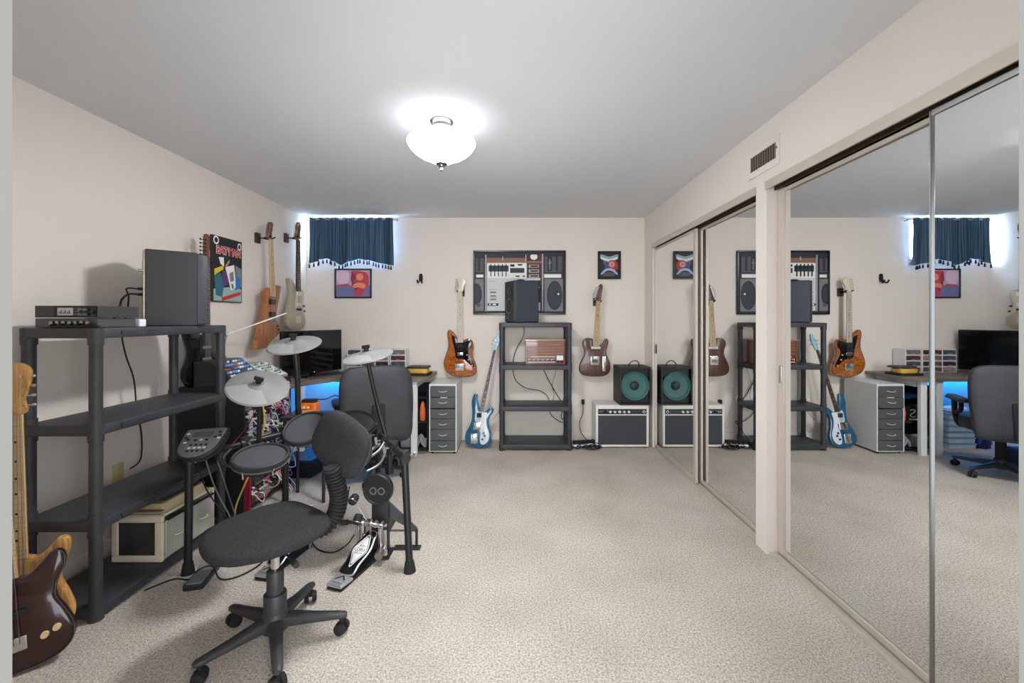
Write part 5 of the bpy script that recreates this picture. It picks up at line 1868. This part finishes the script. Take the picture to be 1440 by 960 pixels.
for k in (-.06, -.02, .02, .06):
    b.cyl(tp + sx * (k - .009) + Vector((0, -.005, .195)), tp + sx * (k + .009) + Vector((0, -.005, .195)), .021, n=14)
b.build('axle', CHROME, PEDAL, w=True)
for k, tip in ((-.022, Vector((-.865, 2.28, .365))), (.010, Vector((-.83, 2.245, .275)))):
    p0 = tp + sx * k + Vector((0, -.005, .195))
    b = MB()
    b.cyl(p0, tip, .0045, n=8)
    sh = b.build('beater_shaft', CHROME, PEDAL, w=True)
    u = (tip - p0).normalized()
    hd = u.cross(sx).normalized()
    b = MB()
    T = frame(tip, hd, u)
    b.lathe([(0, -.028), (.016, -.026), (.022, -.018), (.024, 0), (.022, .018), (.016, .026), (0, .028)], T, 20)
    b.build('beater_head', BLKM, sh, w=True)
    b = MB()
    b.torus(tip + hd * -.012, .0232, .003, hd, 20, 6)
    b.build('beater_band', CHROME, sh, w=True)
b = MB()
b.wire([tp + Vector((0, -.012, .135)), tp + Vector((0, -.024, .16)), tp + Vector((0, -.022, .20)), tp + Vector((0, -.002, .212))], .006)
b.build('chain', STEEL, PEDAL, w=True)
b = MB()
b.cyl(tp + Vector((.062, -.02, .06)), tp + Vector((.062, -.08, .05)), .022, n=14)
b.build('hoop_clamp', STEEL, PEDAL, w=True)
pA, pB = tp + sx * -.085 + Vector((0, -.005, .19)), Vector((-1.245, 2.46, .145))
b = MB()
b.cyl(pA, pA.lerp(pB, .22), .009, n=10).cyl(pA.lerp(pB, .18), pA.lerp(pB, .30), .015, n=10).cyl(pA.lerp(pB, .3), pA.lerp(pB, .55), .008, n=10).cyl(pA.lerp(pB, .5), pB, .012, n=10)
b.build('drive_shaft', BLK, PEDAL, w=True)
footboard((-1.292, 2.165, 0), (-1.238, 2.46, 0), .092, .125, PEDAL, ('IRON', 'COBRA', 'SERIES'))
b = MB()
for s in (-1, 1):
    b.cyl(Vector((-1.238 + s * .05, 2.465, 0)), Vector((-1.238 + s * .05, 2.46, .16)), .011, n=12)
b.cyl((-1.30, 2.46, .145), (-1.17, 2.46, .145), .012, n=12)
b.build('frame_post', CHROME, PEDAL, w=True)

# hi-hat controller
t = thing('hi_hat_pedal', 'flat black and grey hi-hat controller pedal beside the left leg of the drum rack', 'hi-hat pedal', (-1.62, 2.27, 0))
h_, e_ = Vector((-1.580, 2.085, 0)), Vector((-1.665, 2.46, 0))
M = frame(h_, Vector((0, 0, 1)), e_ - h_)
Lh = (e_ - h_).length
b = MB(M)
b.stack(rrect(0, Lh, -.046, .046, .014), [(.003, 0), (0, .004), (0, .022), (.004, .027)])
b.build('base_plate', BLK, t, w=True)
b = MB(M)
b.stack(rrect(.008, .115, -.036, .036, .010), [(0, .026), (0, .031), (.003, .034)])
for i in range(4):
    b.box(.024 + i * .012, .029 + i * .012, -.022, .022, .0335, .036)
b.build('heel_plate', GREYP, t, w=True)
T = M @ Matrix.Translation((.12, 0, .030)) @ Matrix.Rotation(-.13, 4, 'Y')
b = MB(T)
b.stack(rrect(0, Lh - .14, -.038, .038, .010), [(0, 0), (0, .008), (.003, .011)])
fb = b.build('footboard', mat('pedal_grey', (136, 136, 134), .4), t, w=True)
b = MB(T)
b.stack([(.07, -.034), (.10, -.012), (.085, -.012), (.13, .010), (.115, .010), (.18, .034), (Lh - .15, .034), (Lh - .15, -.034)], [(0, .0105), (0, .0125)])
b.build('grip_pattern', BLKM, fb, w=True)
cable('thin black cord on the carpet from the left shelf around the hi-hat pedal', [(-1.81, 2.08, .006), (-1.74, 2.17, .006), (-1.66, 2.17, .006), (-1.615, 2.18, .05), (-1.57, 2.21, .048), (-1.50, 2.17, .006), (-1.42, 2.20, .006), (-1.38, 2.31, .006), (-1.42, 2.45, .008)], .004)
cable('thin black cord on the carpet from the chrome pedal toward the rack', [(-.92, 2.43, .10), (-.97, 2.46, .03), (-1.03, 2.42, .006), (-1.12, 2.44, .006), (-1.20, 2.52, .006), (-1.24, 2.6, .006)], .004)
cable('thin cord arching on the carpet behind the seat from below the tom pads', [(-1.02, 2.62, .30), (-1.06, 2.66, .14), (-1.14, 2.74, .02), (-1.26, 2.78, .006), (-1.38, 2.76, .006)], .0035)
RED = mat('red_cable', (150, 24, 48), .45)
YEL = mat('yellow_cable', (214, 186, 84), .5)
for i in range(3):
    cable('dark red cables hanging down by the black rack', [(-1.775 + i * .012, 2.79, .86 - .3), (-1.765 + i * .012, 2.775, .45), (-1.752 + i * .014, 2.77, .25), (-1.757 + i * .013, 2.77, .06), (-1.76 + i * .012, 2.78, .006)], .008, RED, 'dark red cables by the black rack')
cable('yellow patch cable drooping from the upper panels of the black rack', [(-1.80, 2.99, .80), (-1.70, 2.86, .78), (-1.66, 2.82, .68), (-1.67, 2.82, .58), (-1.69, 2.83, .53)], .005, YEL)
cable('long yellow cable slanting below the snare pad to the carpet', [(-1.60, 2.70, .55), (-1.64, 2.68, .42), (-1.70, 2.66, .27), (-1.745, 2.66, .15), (-1.76, 2.67, .006)], .0055, YEL)
cable('thin red lead running up from the drum rack to the black rack', [(-1.62, 2.40, .60), (-1.64, 2.55, .64), (-1.68, 2.72, .70), (-1.72, 2.81, .76), (-1.80, 2.90, .80)], .003, RED)
for i, c_ in enumerate(((.0, 'pale grey'), (.06, 'dull silver'), (-.05, 'thin black'))):
    cable(c_[1] + ' cord dangling from the drum module to the carpet', [(-1.64 + c_[0], 2.26, .58), (-1.63 + c_[0], 2.32, .40), (-1.60 + c_[0] * .5, 2.40, .2), (-1.58 + c_[0] * .4, 2.44, .006)], .0035, (GREYP, STEEL, CORD)[i])
for i in (0, 1, 3):
    q = i * .04
    pts = [(-1.79, 3.12 + q, .60 - .05 * i), (-1.70, 3.08 + q, .50 - .04 * i), (-1.62, 3.02 + q, .40 - .05 * i), (-1.66, 2.96 + q * .6, .27), (-1.57, 2.98 + q * .5, .14), (-1.62, 3.05, .05), (-1.52 + .02 * i, 3.0 - q * .4, .006), (-1.44, 3.04 - q, .006)]
    cable(['white', 'pink', 'black', 'lilac', 'silver'][i] + ' patch lead in the loose bundle drooping from the black rack to the carpet', pts, .0035, (CABC[2], CABC[5], CORD, CABC[4], CABC[6])[i])

# ================================================================== CHAIRS
def star_base(t, C_, R_, a0, mats, hub_z=.085, col_r=.041):
    for k in range(5):
        a = a0 + k * 2 * PI / 5
        d_ = Vector((math.cos(a), math.sin(a), 0))
        s_ = Vector((-d_.y, d_.x, 0))
        b = MB()
        secs = [(.02, .030, .070, .125), (.09, .026, .070, .116), (R_ * .6, .022, .068, .104), (R_ * .95, .019, .066, .092), (R_ + .012, .017, .066, .088), (R_ + .022, .009, .068, .084)]
        n = 12
        vs, fs = [], []
        for (r, wd, z0, z1) in secs:
            for i in range(n):
                u = 2 * PI * i / n
                cx_, sz_ = math.cos(u), math.sin(u)
                vs.append(C_ + d_ * r + s_ * (wd * math.copysign(abs(cx_) ** .7, cx_)) + Vector((0, 0, (z0 + z1) / 2 + (z1 - z0) / 2 * math.copysign(abs(sz_) ** .7, sz_))))
        for j in range(len(secs) - 1):
            for i in range(n):
                fs.append((j * n + i, j * n + (i + 1) % n, (j + 1) * n + (i + 1) % n, (j + 1) * n + i))
        fs += [tuple(range(n)), tuple((len(secs) - 1) * n + i for i in range(n))]
        b.add(vs, fs)
        o = b.build('base_leg', mats, t, w=True)
        ca = a + 1.1 + k
        w_ = Vector((math.cos(ca), math.sin(ca), 0))
        cc = C_ + d_ * R_ + Vector((0, 0, .026))
        b = MB()
        b.cyl(cc + Vector((0, 0, .012)), cc + Vector((0, 0, .045)), .009, n=10)
        for s in (-1, 1):
            b.cyl(cc + w_ * (s * .007), cc + w_ * (s * .025), .026, .022, 20)
            b.cyl(cc + w_ * (s * .025), cc + w_ * (s * .027), .020, .017, 20)
        b.box(-.014, .014, -.010, .010, .004, .026, Matrix.Translation(cc) @ Matrix.Rotation(ca, 4, 'Z'))
        b.build('caster', BLKM, o, w=True)
    b = MB()
    b.lathe([(0, .06), (.048, .062), (.052, .09), (.050, .118), (col_r, .14)], Matrix.Translation(C_), 24)
    b.build('hub', mats, t, w=True)


DKP = mat('dark_grey_plastic', (48, 48, 50), .5, var=.05, scale=10)
CC = Vector((-.985, 1.749, 0))
t = thing('swivel_chair', 'black fabric swivel chair with ribbed back stem in the foreground', 'chair', CC)
star_base(t, CC, .255, math.radians(13), DKP)
b = MB()
b.lathe([(.043, .12), (.043, .206), (.040, .210), (.0, .210)], Matrix.Translation(CC), 28)
b.lathe([(.032, .20), (.032, .300), (.029, .304), (0, .304)], Matrix.Translation(CC), 28)
b.build('column_cover', DKP, t, w=True)
MB().cyl(CC + Vector((0, 0, .30)), CC + Vector((0, 0, .415)), .0165, n=20).build('gas_lift', CHROME, t, w=True)
SC = Vector((-1.022, 1.775, 0))
MS = Matrix.Translation(SC) @ Matrix.Rotation(PI / 4, 4, 'Z')        # local x = towards the back rest
b = MB()
b.box(-.10, .16, -.075, .075, .395, .418, MS)
b.cyl(MS @ Vector((.02, 0, .395)), MS @ Vector((.03, -.20, .385)), .006, n=8)
b.cyl(MS @ Vector((.03, -.19, .385)), MS @ Vector((.03, -.23, .385)), .011, n=10)
b.build('mechanism', BLK, t, w=True)
so = spline([(-.235, -.02), (-.225, .09), (-.165, .19), (-.05, .238), (.07, .252), (.16, .215), (.20, .10), (.222, -.02), (.212, -.10), (.150, -.165), (.06, -.202), (-.05, -.208), (-.160, -.170), (-.218, -.10)], 5)
b = MB()
b.stack(so, [(.06, .414), (.03, .418), (.012, .426)], MS)
b.build('seat_pan', BLK, t, w=True)
b = MB()
b.stack(so, [(.016, .424), (.005, .430), (0, .440), (.002, .454), (.012, .466), (.030, .473), (.06, .477), (.11, .479), (.17, .4795)], MS, soft=True)
b.build('seat', FABRIC, t, w=True, angle=70)
# ribbed stem
stp = spline([tuple(MS @ Vector(p)) for p in ((.10, -.0, .392), (.215, -.0, .390), (.268, .0, .425), (.285, -.005, .50), (.272, -.012, .57), (.245, -.02, .66))], 8, False)
b = MB()
b.tube(stp, .032, 12)
o = b.build('back_stem', BLKM, t, w=True)
P = [Vector(p) for p in stp]
dd = [0]
for p, q in zip(P, P[1:]):
    dd.append(dd[-1] + (q - p).length)
b = MB()
s_ = .10
while s_ < dd[-1]:
    i = max(k for k in range(len(P) - 1) if dd[k] <= s_)
    u = (s_ - dd[i]) / (dd[i + 1] - dd[i])
    p, tg = P[i].lerp(P[i + 1], u), (P[i + 1] - P[i])
    b.torus(p, .034, .0075, tg, 24, 8)
    s_ += .0165
b.build('bellows', BLKM, o, w=True)
MB().cyl(MS @ Vector((.30, .04, .50)), MS @ Vector((.29, .0, .50)), .012, n=12).build('adjuster_knob', BLKM, o, w=True)
# back rest, twisted and tipped
bc = at(480, 623, 2.03)
nrm = Vector((-.42, -.86, .26)).normalized()
ax = Vector((.80, -.22, -.37))
T = frame(bc, nrm, ax)
bo = superell(.182, .126, 3.0, 48)
b = MB()
b.stack(bo, [(.05, -.040), (.016, -.032), (.002, -.012), (0, -.002), (.004, .002)], T, soft=True)
b.build('back_shell', mat('shell_plastic', (52, 53, 56), .4), t, w=True)
b = MB()
b.stack(bo, [(.004, .0), (.001, .008), (.004, .020), (.014, .030), (.035, .036), (.07, .039), (.10, .040)], T, soft=True)
b.build('backrest', FABRIC, t, w=True, angle=70)

# desk chair by the television
DC = Vector((-1.22, 3.62, 0))
yaw = math.radians(28)
t = thing('office_chair', 'black leather office chair with tall back turned to the room in front of the desk', 'chair', DC)
star_base(t, DC, .285, math.radians(-8), DKP)
MB().cyl(DC + Vector((0, 0, .12)), DC + Vector((0, 0, .40)), .034, n=24).build('column_cover', BLKM, t, w=True)
MC = Matrix.Translation(DC) @ Matrix.Rotation(yaw, 4, 'Z')            # local y = facing, x = right
b = MB()
b.stack(superell(.26, .25, 3.4, 48), [(.02, .39), (.004, .40), (0, .43), (.006, .475), (.03, .492), (.08, .50)], MC)
b.build('seat', LEATH, t, w=True, angle=70)
BT = MC @ Matrix.Translation((0, -.262, .655)) @ Matrix.Rotation(math.radians(-8), 4, 'X') @ Matrix(((1, 0, 0, 0), (0, 0, -1, 0), (0, 1, 0, 0), (0, 0, 0, 1)))
b = MB()
bo = spline([(-.245, -.29), (-.275, -.12), (-.282, .08), (-.268, .22), (-.215, .286), (-.10, .300), (.10, .300), (.215, .286), (.268, .22), (.282, .08), (.275, -.12), (.245, -.29), (.10, -.31), (-.10, -.31)], 4)
b.stack(bo, [(.06, -.05), (.02, -.045), (0, -.02), (0, .012), (.012, .024), (.05, .030), (.1, .034)], BT, soft=True)
b.build('backrest', LEATH, t, w=True, angle=70)
b = MB()
b.stack(rrect(-.05, .05, -.30, .0, .02), [(0, .03), (0, .045), (.006, .05)], BT)
b.wire([MC @ Vector((0, -.315, .42)), MC @ Vector((0, -.29, .36)), MC @ Vector((0, -.2, .375)), MC @ Vector((0, -.05, .38))], .022, 10)
b.build('back_bracket', BLKM, t, w=True)
for s in (-1, 1):
    b = MB()
    b.wire([MC @ Vector((s * .20, .03, .395)), MC @ Vector((s * .25, .03, .41)), MC @ Vector((s * .268, .05, .50)), MC @ Vector((s * .268, .06, .62))], .02, 10)
    b.wire([MC @ Vector((s * .268, .05, .50)), MC @ Vector((s * .268, -.06, .54)), MC @ Vector((s * .268, -.07, .62))], .017, 10)
    o = b.build('armrest', BLKM, t, w=True)
    b = MB()
    b.stack(spline([(s * .268 - .035, -.13), (s * .268 + .035, -.13), (s * .268 + .042, .05), (s * .268 + .03, .15), (s * .268 - .03, .15), (s * .268 - .042, .05)], 4), [(.01, .615), (0, .62), (0, .64), (.012, .652)], MC)
    b.build('arm_pad', BLK, o, w=True)

# ================================================================== LIGHT, CAMERA
w = bpy.data.worlds.new('World')
S.world = w
w.use_nodes = True
bg = w.node_tree.nodes['Background']
bg.inputs['Color'].default_value = (.86, .93, 1.0, 1)
bg.inputs['Strength'].default_value = 2.0

l = bpy.data.lights.new('daylight', 'AREA')
l.energy = 150
l.color = (.55, .76, 1.0)
l.shape = 'RECTANGLE'
l.size, l.size_y = 1.0, .5
lo = bpy.data.objects.new('daylight', l)
COL.objects.link(lo)
lo.location = (-1.70, YB + .45, 2.35)
lo.rotation_euler = (math.radians(80), 0, math.radians(165 - 180 + 0))
# aims into the room, across the gap beside the curtain
dirv = (Vector((-2.15, 4.2, 1.9)) - Vector(lo.location)).normalized()
lo.rotation_euler = dirv.to_track_quat('-Z', 'Y').to_euler()

l = bpy.data.lights.new('added_hall_fill', 'AREA')  # unseen fill added behind the doorway to even out the room
l.energy = 85
l.color = (.97, .98, 1.0)
l.shape = 'RECTANGLE'
l.size, l.size_y = 3.4, 1.4
lo = bpy.data.objects.new('added_hall_fill', l)
COL.objects.link(lo)
lo.location = (.3, -2.0, 1.35)
lo.rotation_euler = (PI / 2, 0, 0)

cam = bpy.data.cameras.new('Camera')
co = bpy.data.objects.new('Camera', cam)
COL.objects.link(co)
co.location = (0, 0, EYE)
co.rotation_euler = (PI / 2, 0, 0)
cam.sensor_width = 36
cam.lens = F / 1440 * 36
cam.shift_x = -(CX - 720) / 1440
cam.shift_y = -(480 - CY) / 1440
cam.clip_start = .01
S.camera = co
S.view_settings.view_transform = 'Standard'
S.view_settings.look = 'None'
S.view_settings.exposure = 1.33
S.view_settings.gamma = 1
S.view_settings.use_curve_mapping = False
S.cycles.use_denoising = True
S.cycles.max_bounces = 12
S.cycles.diffuse_bounces = 6
S.cycles.glossy_bounces = 6
S.cycles.transmission_bounces = 8
S.cycles.sample_clamp_indirect = 20
